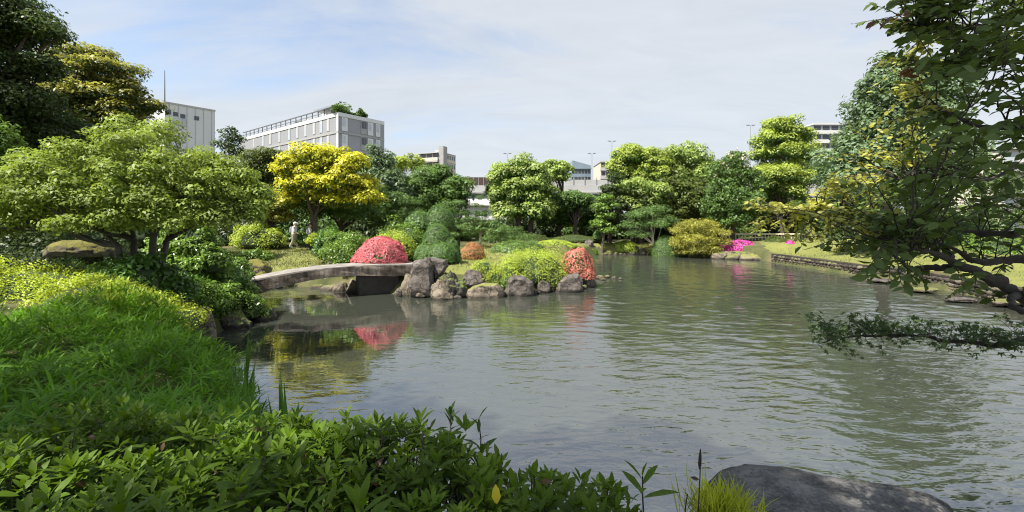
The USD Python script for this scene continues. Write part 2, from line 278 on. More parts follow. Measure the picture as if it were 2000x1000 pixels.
mat('lawn', {'g': ('geometry', {}), 'n': ('noise_texture', {'scale': 0.8, 'detail': 8.0, 'roughness': 0.7}), 'n2': ('noise_texture', {'scale': 40.0, 'detail': 3.0}), 'mf': ('mix', {'fac': 0.35}),
    'r': ('rgb_ramp', {'ramp': [(0.3, (.10, .12, .034)), (0.5, (.15, .16, .045)), (0.7, (.22, .21, .07))]}), 'b': ('bump', {'strength': 0.7, 'distance': 0.03}), 'p': ('principled_bsdf', {'roughness': 0.95, 'specular_ior_level': 0.15})},
    [('g.position', 'n.vector'), ('g.position', 'n2.vector'), ('n.fac', 'mf.color1'), ('n2.fac', 'mf.color2'), ('mf.color', 'r.fac'), ('r.color', 'p.base_color'), ('n2.fac', 'b.height'), ('b.normal', 'p.normal')], surface='p.BSDF')
mat('water', {'g': ('geometry', {}),
    'm1': ('mapping', {'rotation': (0, 0, -0.28), 'scale': (1.5, 3.6, 1)}), 'n1': ('noise_texture', {'scale': 1.0, 'detail': 3.0, 'roughness': 0.5, 'distortion': 0.5}),
    'm2': ('mapping', {'rotation': (0, 0, 0.35), 'scale': (4.0, 8.5, 1)}), 'n2': ('noise_texture', {'scale': 1.0, 'detail': 2.0, 'distortion': 0.3}),
    'm3': ('mapping', {'scale': (0.10, 0.16, 1)}), 'n3': ('noise_texture', {'scale': 1.0, 'detail': 2.0}),
    'calm': ('map_range', {'from_min': 0.35, 'from_max': 0.62, 'to_min': 0.7, 'to_max': 1.0, 'clamp': True}),
    'dist': ('vector_math', {'math_type': 'distance', 'vector2': (-6.5, 11.5, 0)}), 'near': ('map_range', {'from_min': 3.0, 'from_max': 11.0, 'to_min': 0.10, 'to_max': 1.0, 'clamp': True}),
    'amp0': ('math', {'math_type': 'multiply'}), 'amp': ('math', {'math_type': 'multiply'}), 'eye': ('vector_math', {'math_type': 'distance', 'vector2': (0, 0, 0)}), 'far': ('map_range', {'from_min': 6.0, 'from_max': 20.0, 'to_min': 1.0, 'to_max': 0.3, 'clamp': True}),
    's': ('math', {'math_type': 'multiply_add', 'value2': 0.35}), 'h': ('math', {'math_type': 'multiply'}),
    'b': ('bump', {'strength': 1.0, 'distance': 0.034}), 'p': ('principled_bsdf', {'base_color': (.032, .036, .027), 'roughness': 0.02, 'ior': 3.3, 'specular_ior_level': 0.5})},
    [('g.position', 'm1.vector'), ('g.position', 'm2.vector'), ('g.position', 'm3.vector'), ('m1.vector', 'n1.vector'), ('m2.vector', 'n2.vector'), ('m3.vector', 'n3.vector'), ('n3.fac', 'calm.value'),
     ('g.position', 'dist.vector1'), ('dist.value', 'near.value'), ('near.result', 'amp0.value1'), ('calm.result', 'amp0.value2'), ('amp0.value', 'amp.value1'), ('g.position', 'eye.vector1'), ('eye.value', 'far.value'), ('far.result', 'amp.value2'),
     ('n2.fac', 's.value1'), ('n1.fac', 's.value3'), ('s.value', 'h.value1'), ('amp.value', 'h.value2'), ('h.value', 'b.height'), ('b.normal', 'p.normal')], surface='p.BSDF')

# ------------------------------------------------------------------ the ground, the lawn, the pond
SHORE = [(9, 1.0), (6.6, 2.2), (5.2, 3.0), (3.8, 3.3), (2.4, 3.1), (1.0, 2.9), (-.2, 3.1), (-1.7, 4.2), (-3.4, 6.1), (-5.4, 8.1), (-7.1, 9.9), (-7.8, 11.3), (-7.9, 12.6), (-8.0, 13.9), (-8.6, 15.2), (-9.6, 16.4), (-11.0, 17.4),
         (-13.0, 18.2), (-14.2, 19.8), (-12.8, 20.8), (-10.3, 20.4), (-8.2, 19.7), (-6.6, 19.0), (-6.0, 18.4), (-4.5, 18.0), (-3.0, 17.7), (-1.9, 17.8), (-.3, 17.9), (.95, 18.4), (2.0, 19.2), (3.3, 20.5), (4.1, 22.2), (4.2, 24.5), (3.8, 28), (5.0, 34), (7.4, 38.5),
         (10, 39.6), (12.5, 39.2), (14.3, 37.4), (16.4, 35.8), (18.3, 34.2), (18.5, 31.8), (18.6, 25), (18.9, 21.4), (18.2, 17.4), (17.2, 14.5), (16, 10), (15.5, 4), (13, 1.0)]
POND = Polygon(SHORE)
HEIGHTS = np.array([(0, 0, 1.4), (3.8, 2.2, 1.15), (6, .5, 1.2), (-2.5, 4, 1.2), (-5, 6.2, 1.3), (-9, 9, 1.6), (-14, 8, 1.8), (-9, 11.5, 1.15), (-10.5, 14, 1.25), (-12.5, 16.5, 1.0), (-9.8, 15.8, .8), (-15.5, 21, .9), (-11, 22, .75), (-8, 22, .85), (-12, 26, 1.1), (-16, 30, 1.3),
    (-8, 27, 1.15), (-4.5, 20, 1.0), (-2.5, 19.5, 1.0), (0, 20.5, .95), (2.2, 21.5, .7), (0, 27, 1.15), (2, 34, 1.0), (6, 42, .95), (12, 43, .8), (17.5, 38, 1.0), (22, 36, 1.3), (20, 31, .58), (20.2, 25, .62), (20.6, 21, .70), (20.0, 16, .75), (26, 28, 1.35), (24, 20, 1.3), (30, 40, 1.5),
    (-30, 20, 1.6), (-30, 45, 1.4), (0, 60, 1.3), (40, 60, 1.4), (-60, 80, 1.3), (60, 90, 1.3), (18, 0, 1.0), (0, -20, 1.5), (0, 150, 1.3)])
def land(x, y):
    d = (x[..., None] - HEIGHTS[:, 0]) ** 2 + (y[..., None] - HEIGHTS[:, 1]) ** 2 + 0.6
    w = d ** -1.7
    return (w * HEIGHTS[:, 2]).sum(-1) / w.sum(-1)
def height(x, y):
    x, y = np.asarray(x, float), np.asarray(y, float)
    pts = shapely.points(x, y); d = shapely.distance(pts, POND.exterior); inside = shapely.contains(POND, pts)
    w = np.where((x > 18) & (y > 19), 0.35, 1.25)
    t = np.clip(d / w, 0, 1); t = 1 - (1 - t) ** 2
    bump = (meshkit.fbm(np.stack([x * .7, y * .7, 0 * x], -1), 3, 5) - .5) * .16 * np.clip(d / 2, 0, 1)
    return np.where(inside, -np.clip(d * .5, 0, 1.0) - .06, (land(x, y) + bump) * t - .06 * (1 - t))
def ground_z(x, y): return float(height(np.array([x]), np.array([y]))[0])
def spaced(lo, hi, step, far, grow=1.22):
    a = list(np.arange(lo, hi + 1e-6, step)); s = step
    while a[-1] < far: s *= grow; a.append(a[-1] + s)
    s = step
    while a[0] > -far: s *= grow; a.insert(0, a[0] - s)
    return np.array(a)
gx, gy = spaced(-18, 24, .28, 900), spaced(-2, 44, .28, 900)
GX, GY = np.meshgrid(gx, gy, indexing='ij'); GZ = height(GX, GY)
idx = np.arange(GX.size).reshape(GX.shape)
quads = np.stack([idx[:-1, :-1], idx[1:, :-1], idx[1:, 1:], idx[:-1, 1:]], -1).reshape(-1, 4)
gv = np.stack([GX, GY, GZ], -1).reshape(-1, 3)
LAWNS = [Polygon([(-17, 24), (-15, 20.9), (-12.6, 21.2), (-10.3, 20.8), (-8, 20.1), (-6.2, 19.5), (-5, 19.6), (-5.5, 24), (-8, 31), (-17, 30.5)]),
         Polygon([(-4.4, 19.2), (-3, 18.3), (-.3, 18.4), (2.6, 20.2), (3.6, 22), (3.6, 27), (4.3, 34), (0, 40), (-3, 36), (-4.4, 26)]),
         Polygon([(18.75, 31.5), (18.95, 25), (19.25, 21.4), (18.6, 17.4), (17.7, 14), (24, 12), (34, 24), (34, 36), (22, 39), (19.6, 35.2)]),
         Polygon([(5.2, 36), (7, 39.2), (14, 39), (16, 38), (16, 44), (4, 44), (2, 38)])]
qc = gv[quads].mean(1); cp = shapely.points(qc[:, 0], qc[:, 1])
onlawn = np.zeros(len(quads), bool)
for L_ in LAWNS: onlawn |= shapely.contains(L_, cp)
def sub(q):
    u, inv = np.unique(q, return_inverse=True); q = inv.reshape(q.shape)
    return gv[u], np.vstack([q[:, [0, 1, 2]], q[:, [0, 2, 3]]])
single('ground', sub(quads[~onlawn]), 'soil', kind='structure', smooth=True)
single('lawn', sub(quads[onlawn]), 'lawn', kind='structure', smooth=True)
# the water surface: a sheet with real ripples, closer spaced near the eye
wy = [2.0]
while wy[-1] < 40.5: wy.append(wy[-1] + min(.16, max(.032, .0070 * wy[-1])))
wxs = np.arange(-15.2, 19.8, .10); WX, WY = np.meshgrid(wxs, np.array(wy), indexing='ij')
def ripple(x, y):
    out = 0 * x
    for ang, lx, ly, amp, sd in ((-.30, .42, .17, .0110, 1), (.20, .26, .12, .0070, 2), (-.45, .60, .31, .0080, 3), (.05, .19, .09, .0045, 4), (-.1, 2.2, .9, .003, 5)):
        c_, s_ = math.cos(ang), math.sin(ang); u, v = x * c_ + y * s_, -x * s_ + y * c_
        fade = np.clip((ly * 2.2 - np.gradient(y, axis=1)) / (ly * 1.2), 0, 1)            # waves finer than the sheet are left to the material
        out = out + amp * fade * 2 * (meshkit.noise(np.stack([u / lx, v / ly, 0 * x + .3], -1), sd) - .5)
    calm = np.clip((np.hypot(x + 6.5, y - 11.5) - 3.4) / 9.0, .05, 1) * (.55 + .9 * meshkit.noise(np.stack([x * .16, y * .22, 0 * x], -1), 9))
    return out * calm * .66 * (1 + np.clip((y - 8) / 14, 0, .8))
WZ = ripple(WX, WY)
ii = np.arange(WX.size).reshape(WX.shape); wq = np.stack([ii[:-1, :-1], ii[1:, :-1], ii[1:, 1:], ii[:-1, 1:]], -1).reshape(-1, 4)
wv = np.stack([WX, WY, WZ], -1).reshape(-1, 3); wc = wv[wq].mean(1); wq = wq[shapely.contains(POND.buffer(.8), shapely.points(wc[:, :2]))]
u_, inv_ = np.unique(wq, return_inverse=True); wq = inv_.reshape(wq.shape)
single('pond_water', (wv[u_], np.vstack([wq[:, [0, 1, 2]], wq[:, [0, 2, 3]]])), 'water', kind='structure', smooth=True)

# short grass blades on the nearer lawns
def grass_blades(polys, n, L, rng, keep=None):
    out = []
    for P_, k in zip(polys, n):
        x0, y0, x1, y1 = P_.bounds
        q = rng.uniform((x0, y0), (x1, y1), (k * 3, 2)); q = q[shapely.contains(P_, shapely.points(q))][:k]
        z = height(q[:, 0], q[:, 1]); n_ = len(q)
        ax = unit(rng.normal(size=(n_, 3)) * [.6, .6, .2] + [0, 0, 1]); N = unit(np.cross(ax, rng.normal(size=(n_, 3))))
        l = L * rng.uniform(.6, 1.4, n_)
        out.append(leaves(np.c_[q, z] + ax * l[:, None] * .45, N, l, l * .22, rng, axis=ax))
    return cat(out)
rg = np.random.default_rng(11)
single('grass', grass_blades(LAWNS[:3], [15000, 9000, 6000], .10, rg), 'lawn_blades', 'short yellowish green grass of the garden lawns', 'grass', kind='stuff')

# ------------------------------------------------------------------ buildings
def obox(C, u, n, t0, t1, z0, z1, d0, d1):
    """A box on a wall: from t0 to t1 along u, z0 to z1, and d0 to d1 outwards along n."""
    u, n = V3(*u, 0), V3(*n, 0); C = V3(C[0], C[1], 0)
    v = np.array([C + u * t + n * d + [0, 0, z] for z in (z0, z1) for d in (d0, d1) for t in (t0, t1)])
    f = np.array([[0, 1, 3, 2], [4, 6, 7, 5], [0, 4, 5, 1], [2, 3, 7, 6], [0, 2, 6, 4], [1, 5, 7, 3]])
    m = trimesh.Trimesh(v, np.vstack([f[:, [0, 1, 2]], f[:, [0, 2, 3]]]), process=False)
    if m.volume < 0: m.invert()
    return np.array(m.vertices), np.array(m.faces)
def along(C, u, px):                     # where the sight line at column px meets the wall line through C along u
    k = (px - 1000) / F
    return (k * C[1] - C[0]) / (u[0] - k * u[1])
def zat(py, D): return EYE - (py - H) / F * D

# the grey block
C = np.array([-34.3, 88.0]); u1, n1 = np.array([-.789, .614]), np.array([-.614, -.789]); u2, n2 = np.array([.614, .789]), np.array([.789, -.614])
T1, T2, TOP = 47.0, 10.6, 24.0
b = thing('apartment_block', 'long grey tiled apartment block with white floor bands and a railed roof', 'building', (C[0], C[1], 1.3))
part(b, 'wall', obox(C, u1, n1, 0, T1, 1.0, TOP, -T2, 0), 'tile_grey')
zs = [TOP - 3.35 * i for i in range(7)]
for i, z in enumerate(zs):
    part(b, 'floor_band', cat([obox(C, u1, n1, -.12, T1 + .1, z - .42, z + (.35 if i == 0 else 0), .003, .12), obox(C, u2, n2, .003, T2 + .12, z - .42, z + (.35 if i == 0 else 0), .003, .12)]), 'white_paint' if i == 0 else 'concrete')
part(b, 'corner_post', obox(C, u1, n1, -.1, .55, 1.0, TOP - .43, .003, .11), 'white_paint')
part(b, 'corner_post', obox(C, u2, n2, T2 - .9, T2 + .1, 1.0, TOP - .43, .003, .11), 'tile_grey')
for z in zs[:5]:
    for px in (496, 514, 528, 546, 565, 581, 597, 613.6, 627, 641):
        t = along(C, u1, px)
        w = part(b, 'window', obox(C, u1, n1, t - .5, t + .42, z - 3.0, z - .55, .004, .07), 'concrete_white')
        part(w, 'pane', obox(C, u1, n1, t - .12, t + .34, z - 2.9, z - .75, .07, .10), 'window_pale')
    for px in (672, 722.5, 738):
        t = along(C, u2, px)
        w = part(b, 'window', obox(C, u2, n2, t - .55, t + .75, z - 3.2, z - .5, .004, .10), 'white_paint')
        part(w, 'pane', obox(C, u2, n2, t - .4, t + .25, z - 2.2, z - .75, .10, .14), 'window_pale')
    t = along(C, u2, 709.5)
    w = part(b, 'balcony_opening', obox(C, u2, n2, t - .55, t + .75, z - 3.2, z - .5, .004, .10), 'concrete')
    part(w, 'recess', obox(C, u2, n2, t - .4, t + .7, z - 2.0, z - .6, .10, .13), 'glass_dark')
    part(w, 'recess', obox(C, u2, n2, t + .06, t + .1, z - 2.0, z - .6, .13, .16), 'metal_grey')
# roof works: set-back wall, railing frame, plants
part(b, 'roof_deck_wall', obox(C, u1, n1, 7, T1 - 1, TOP + .36, TOP + 1.0, -T2 + 1, -1.2), 'concrete')
for k in range(17):
    t = 6.5 + k * 2.4
    part(b, 'railing_post', obox(C, u1, n1, t, t + .14, TOP + .36, TOP + 2.0, -.8, -.66), 'metal_dark')
part(b, 'railing_rail', obox(C, u1, n1, 6.4, T1 - .5, TOP + 1.85, TOP + 2.05, -.65, -.5), 'metal_dark')
part(b, 'railing_rail', obox(C, u1, n1, 6.4, T1 - .5, TOP + 1.2, TOP + 1.28, -.65, -.55), 'metal_dark')
part(b, 'pergola', obox(C, u1, n1, 3.5, 10.5, TOP + 2.1, TOP + 2.45, -4.5, -.6), 'metal_grey')
for t, s, h in ((12.5, 1.6, 3.2), (10.2, 1.3, 2.9), (20, 1.2, 2.6)):
    part(b, 'roof_cabinet', obox(C, u1, n1, t, t + s, TOP + .36, TOP + h, -6, -4.4), 'white_paint')
part(b, 'stair', obox(C, u1, n1, 17.0, 19.6, TOP + 1.0, TOP + 1.2, -1.1, -.9), 'metal_grey')
rr = np.random.default_rng(5)
pl = []
for px, h, r in ((655, 2.6, 1.8), (648, 2.0, 1.0), (664, 1.7, 1.3), (709, 1.9, .8), (716, 1.3, .8), (676, .8, .7), (684, .7, .8), (694, .7, .8), (703, .8, .7)):
    t = along(C, u2, px) if px > 661 else 0.5 + (661 - px) * .2
    c = V3(C[0], C[1], 0) + (V3(*u2, 0) * t - V3(*n2, 0) * 1.0 if px > 661 else V3(*u1, 0) * t - V3(*n1, 0) * 2) + [0, 0, TOP + .3 + h * .55]
    q = c + sphere_dirs(260, rr) * rr.uniform(.3, 1, (260, 1)) * [r, r, h * .55]
    pl.append(leaves(q, sphere_dirs(260, rr) + [0, 0, .5], .5, .3, rr))
part(b, 'roof_planting', cat(pl), 'leaf_mid')

# the white block at the left with its mast
C = np.array([-92.0, 116.0]); C[0] = (322 - 1000) / F * 116
b = thing('white_building', 'plain white concrete building with small square openings and a tall thin mast', 'building', (C[0], C[1], 1.3))
TOPW = zat(201, 116); t2 = along(C, u2, 420); zb = TOPW - 0
part(b, 'wall', obox(C, u1, n1, 0, 14, 1.0, TOPW, -t2, 0), 'white_paint')
part(b, 'parapet', obox(C, u2, n2, -.15, t2 + .1, TOPW, TOPW + .4, -.5, .12), 'concrete_white')
for k in range(6):                       # panel joints as thin ribs
    t = t2 * (k + .5) / 6
    part(b, 'wall_rib', obox(C, u2, n2, t, t + .12, 1.0, TOPW, .003, .06), 'concrete_white')
for px, py, s in ((329, 219, .55), (343, 223, .55), (357, 227, .55), (384, 231, .55)):
    t = along(C, u2, px); D = C[1] + u2[1] * t
    part(b, 'opening', obox(C, u2, n2, t - s, t + s, zat(py, D) - s, zat(py, D) + s, .004, .08), 'glass_dark')
t = along(C, u2, 348); D = C[1] + u2[1] * t
w = part(b, 'window', obox(C, u2, n2, t - 1.6, t + 1.6, zat(245, D), zat(231, D), .004, .1), 'window_pale')
part(w, 'frame', obox(C, u2, n2, t + .9, t + 1.7, zat(245, D), zat(230, D), .1, .16), 'metal_grey')
part(b, 'mast', tube([V3(C[0] - .5, C[1] + .6, TOPW), V3(C[0] - .5, C[1] + .6, zat(136, 116))], [.16, .07], 6), 'metal_dark')

# the beige apartment house with balconies, behind the round trees
D = 150.0; C = np.array([(866 - 1000) / F * D, D]); ua, na = np.array([-.93, .37]), np.array([-.37, -.93]); ub, nb = np.array([.37, .93]), np.array([.93, -.37])
b = thing('apartment_house', 'beige apartment house with stacked balconies, seen over the trees left of the highway', 'building', (C[0], C[1], 1.3))
t1, t2 = along(C, ua, 818), along(C, ub, 890); tp = zat(297, D)
part(b, 'wall', obox(C, ua, na, 0, t1, 1.0, tp, -t2, 0), 'beige')
part(b, 'stair_tower', obox(C, ua, na, -.2, 1.6, 1.0, tp + 2.0, -2.2, .35), 'concrete')
part(b, 'roof_cabinet', obox(C, ua, na, 2.4, 4.5, tp, tp + 1.2, -5, -2), 'concrete_white')
for k in range(8):
    z = tp - 3.0 * k
    w = part(b, 'balcony', obox(C, ua, na, 1.7, t1 - .1, z - 2.9, z - 1.75, .004, 1.0), 'beige')
    part(w, 'slab', obox(C, ua, na, 1.7, t1, z - .28, z - .02, .004, 1.1), 'concrete_white')
    for j in range(3):
        tt = 1.9 + (t1 - 2.2) * j / 3
        g = part(b, 'window', obox(C, ua, na, tt, tt + (t1 - 2.2) / 3 - .4, z - 1.74, z - .3, .004, .05), 'glass_dark')
    for j in range(4):
        tt = 2.4 + (t2 - 2.6) * (j + .2) / 4
        part(b, 'side_window', obox(C, ub, nb, tt, tt + (t2 - 2.6) / 4 * .55, z - 2.0, z - .7, .004, .06), 'glass_dark')
    part(b, 'side_band', obox(C, ub, nb, 0.1, t2, z - .3, z - .05, .004, .09), 'concrete_white')

# far blocks over the highway
D = 170.0
def block(name, label, x0, x1, ytop, D, mats, floors, depth=14, cols=4, slab=True):
    C = np.array([(x0 - 1000) / F * D, D]); w = (x1 - x0) / F * D; tp = zat(ytop, D); u, n = np.array([1., 0.]), np.array([0., -1.])
    b = thing(name, label, 'building', (C[0], C[1], 1.3))
    part(b, 'wall', obox(C, u, n, 0, w, 1.0, tp, -depth, 0), mats[0])
    part(b, 'roof_slab', obox(C, u, n, -.2, w + .2, tp, tp + .5, -depth, .5), mats[1])
    for k in range(floors):
        z = tp - 3.1 * k
        if slab: part(b, 'balcony', obox(C, u, n, -.1, w + .1, z - 3.1, z - 1.9, .004, .7), mats[1])
        for j in range(cols):
            part(b, 'window', obox(C, u, n, w * (j + .12) / cols, w * (j + .88) / cols, z - 1.85, z - .3, .004, .08), mats[2])
    return b
block('beige_building', 'small beige balconied building beside the highway lamp, just left of the lime trees', 1173, 1203, 317, 165, ('beige', 'concrete_white', 'glass_dark'), 6, cols=3)
b = block('glass_office', 'dark blue glass office block peeping above the highway between the trees', 1116, 1154, 330, 190, ('glass_blue', 'glass_blue', 'glass_dark'), 6, cols=6, slab=False)
bb = at(1118, 330, 190)
part(b, 'sloped_roof', (np.array([bb + [0, 0, .5], at(1154, 330, 190) + [0, 0, .5], at(1118, 313, 190), at(1154, 323, 190), bb + [0, 12, .5], at(1154, 330, 190) + [0, 12, .5], at(1118, 313, 190) + [0, 12, 0], at(1154, 323, 190) + [0, 12, 0]]),
     np.array([[0, 1, 3], [0, 3, 2], [4, 6, 7], [4, 7, 5], [0, 2, 6], [0, 6, 4], [1, 5, 7], [1, 7, 3], [2, 3, 7], [2, 7, 6]])), 'glass_blue')
block('slab_apartments', 'pale apartment slab with long white balconies, behind the conical tree at the right', 1588, 1690, 244, 150, ('metal_grey', 'white_paint', 'glass_dark'), 9, cols=6)
block('cream_apartments', 'cream apartment wall glimpsed through the leaves at the right edge', 1955, 2140, 292, 60, ('beige', 'concrete_white', 'window_pale'), 5, cols=5)

def gable(name, label, x0, x1, yw, yr, D, depth, wmat, rmat, n, base=1.0):
    C = np.array([(x0 - 1000) / F * D, D]); w = (x1 - x0) / F * D; ze, zr = zat(yw, D), zat(yr, D); u, nn = np.array([1., 0.]), np.array([0., -1.])
    b = thing(name, label, 'building', (C[0], C[1], base))
    part(b, 'wall', obox(C, u, nn, 0, w, base, ze, -depth, 0), wmat)
    y0, y1, ym = D - .6, D + depth + .6, D + depth / 2; x0_, x1_ = C[0] - .5, C[0] + w + .5
    V = np.array([(x0_, y0, ze), (x1_, y0, ze), (x0_, ym, zr), (x1_, ym, zr), (x0_, y1, ze), (x1_, y1, ze), (x0_, y0, ze + .15), (x1_, y0, ze + .15), (x0_, ym, zr + .15), (x1_, ym, zr + .15), (x0_, y1, ze + .15), (x1_, y1, ze + .15)])
    Q = [(0, 2, 3, 1), (2, 4, 5, 3), (6, 7, 9, 8), (8, 9, 11, 10), (0, 1, 7, 6), (4, 10, 11, 5), (0, 6, 8, 2), (2, 8, 10, 4), (1, 3, 9, 7), (3, 5, 11, 9)]
    part(b, 'roof', (V, np.array([t for q in Q for t in ((q[0], q[1], q[2]), (q[0], q[2], q[3]))])), rmat)
    for k in range(n):
        t = w * (k + .2) / n
        g = part(b, 'window', obox(C, u, nn, t, t + w / n * .55, ze - 1.7, ze - .6, .004, .07), 'white_paint')
        part(g, 'pane', obox(C, u, nn, t + .1, t + w / n * .55 - .1, ze - 1.6, ze - .7, .07, .1), 'glass_dark')
    return b
gable('garden_house', 'white walled house with a low grey roof, behind the lawn at the right', 1560, 1650, 386, 372, 58, 9, 'white_paint', 'roof_tile', 5)
gable('low_white_house', 'low white house standing under the elevated highway', 905, 1010, 402, 388, 66, 7, 'white_paint', 'concrete_white', 6)
gable('low_white_house', 'low white house behind the two camphor trunks on the far bank', 1060, 1190, 425, 412, 64, 6, 'white_paint', 'roof_tile', 7)
gable('low_white_house', 'low cream house behind the dark trunks right of the topiary ball', 1225, 1420, 418, 402, 62, 6, 'beige', 'roof_tile', 9)

# ------------------------------------------------------------------ the elevated highway
D = 78.0
hw = thing('elevated_highway', 'elevated concrete highway with brown noise barrier panels crossing behind the garden', 'highway', (10, D, 1.3))
X0, X1 = -40.0, 80.0
zp, zd = zat(362, D), zat(388, D)
C = np.array([X0, D]); u, n = np.array([1., 0.]), np.array([0., -1.])
part(hw, 'parapet', obox(C, u, n, 0, X1 - X0, zat(376, D), zp, -.3, .0), 'concrete_white')
part(hw, 'deck', obox(C, u, n, 0, X1 - X0, zat(378, D), zat(375, D) - .02, -12, .35), 'concrete')
part(hw, 'girder', obox(C, u, n, 0, X1 - X0, zd, zat(378, D) - .003, -11, -.5), 'girder')
part(hw, 'lower_flange', obox(C, u, n, 0, X1 - X0, zd - .25, zd - .003, -11.2, -.2), 'concrete_white')
for k in range(9):
    x = -33 + 14 * k
    part(hw, 'pier', cat([obox(C, u, n, x - X0 - 1, x - X0 + 1, 1.0, zd - 1.8, -7, -4), obox(C, u, n, x - X0 - 1.1, x - X0 + 1.1, zd - 1.797, zd - .253, -10.5, -.8)]), 'concrete')
for k in range(34):
    x = -32 + .9 * k
    p_ = part(hw, 'barrier_panel', obox(C, u, n, x - X0 + .05, x - X0 + .85, zp + .02, zat(346, D), -.2, -.1), 'barrier_brown')
    part(hw, 'barrier_post', obox(C, u, n, x - X0 - .04, x - X0 + .04, zp + .003, zat(345.5, D), -.26, -.04), 'concrete')
for k in range(40):
    x = -1.2 + 2.0 * k
    part(hw, 'screen_panel', obox(C, u, n, x - X0 + .06, x - X0 + 1.9, zp + .02, zat(351, D), -.2, -.14), 'concrete_white')
    part(hw, 'screen_post', obox(C, u, n, x - X0 - .06, x - X0 + .05, zp + .003, zat(347, D), -.26, -.06), 'metal_grey')
def lamp(px, ptop, D, z0, label, proto=None):
    x = at(px, ptop, D)
    l = thing('street_lamp', label, 'street lamp', (x[0], D, z0), 'lamps along the highway')
    part(l, 'pole', tube([V3(x[0], D, z0), V3(x[0], D, x[2])], [.08, .05], 6), 'metal_grey')
    part(l, 'arm', tube([x - [.55, 0, .05], x + [.55, 0, -.05]], .035, 5), 'metal_grey')
    for s in (-1, 1): part(l, 'lamp_head', box(x + [s * .5, 0, .04], (.55, .25, .13)), 'metal_grey')
for px, pt, nm in ((1195, 276, 'tall street lamp rising just left of the lime crowned tree over the highway'), (1156, 300, 'slim street lamp in front of the beige building, beside the glass office'),
                   (991, 300, 'short street lamp above the large camphor tree'), (1466, 245, 'tall street lamp left of the tallest lime tree')):
    lamp(px, pt, D + 4, zat(376, D) - .5, nm)

# ------------------------------------------------------------------ trees
def lobe(px, py, D, rx, ry, rd=None):
    """An ellipsoid lobe of a crown: centre, half sizes in metres (rx, ry are picture units at its distance)."""
    k = D / F
    return at(px, py, D), np.array([rx * k, (rd if rd else rx * .9) * k, ry * k])
def clumps_of(lobes, rc, rng, dens=1.0, flat=.75):
    """Clump centres through each lobe's shell."""
    C_, R_ = [], []
    for c, r in lobes:
        area = 4 * math.pi * ((r[0] * r[1]) ** 1.6 / 3 + (r[0] * r[2]) ** 1.6 / 3 + (r[1] * r[2]) ** 1.6 / 3) ** (1 / 1.6)
        n = max(5, int(dens * area / (rc * rc * 1.5)))
        d = sphere_dirs(n * 2, rng); d = d[d[:, 2] > rng.uniform(-.75, -.1, len(d))][:n]
        q = rng.uniform(.35, 1.15, (len(d), 1)) ** .6
        C_.append(c + d * r * q); R_.append(rc * rng.uniform(.45, 1.45, len(d)))
    return np.vstack(C_), np.concatenate(R_)
def clump_leaves(C_, R_, n, L, rng, flat=.7, up=.5, rand=.8, asp=.5, fold=.18, top=.25, droop=.1, split=None):
    w = R_ ** 2; k = np.maximum(1, (n * w / w.sum()).astype(int)); i = np.repeat(np.arange(len(C_)), k)
    d = sphere_dirs(len(i), rng); d[:, 2] += top; d = unit(d)
    rr_ = rng.uniform(.25, 1, (len(i), 1)) ** .5
    # ragged clumps: radius modulated by direction noise
    rr_ *= (.75 + .5 * meshkit.noise(d * 2.3 + i[:, None] * 7.1))[:, None]
    P = C_[i] + d * rr_ * R_[i][:, None] * [1, 1, flat]
    r_ = rng.normal(size=P.shape); N = d + [0, 0, up] + rand * r_; S = d + [0, 0, up * .7] + rand * .45 * r_
    l = L * rng.uniform(.6, 1.35, len(i))
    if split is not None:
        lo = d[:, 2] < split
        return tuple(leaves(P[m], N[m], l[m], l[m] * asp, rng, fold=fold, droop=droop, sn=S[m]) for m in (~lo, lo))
    return leaves(P, N, l, l * asp, rng, fold=fold, droop=droop, sn=S)
def limbs(base, top, r0, ends, rng, sides=6, amp=.06, twig=.25, n=9):
    """A tapered trunk and limbs running to the given ends."""
    ms = [tube(wander(base - [0, 0, .3], top, n, amp * .5, rng), np.linspace(r0 * 1.15, r0 * .62, n), sides + 2)]
    for e in ends:
        f = rng.uniform(.45, 1.0); s = base + (top - base) * f
        ms.append(tube(wander(s, e, 7, amp, rng, sag=.05 * np.linalg.norm(e - s)), np.linspace(r0 * (.55 - .2 * f), r0 * .08 * twig * 4, 7), sides))
    return cat(ms)
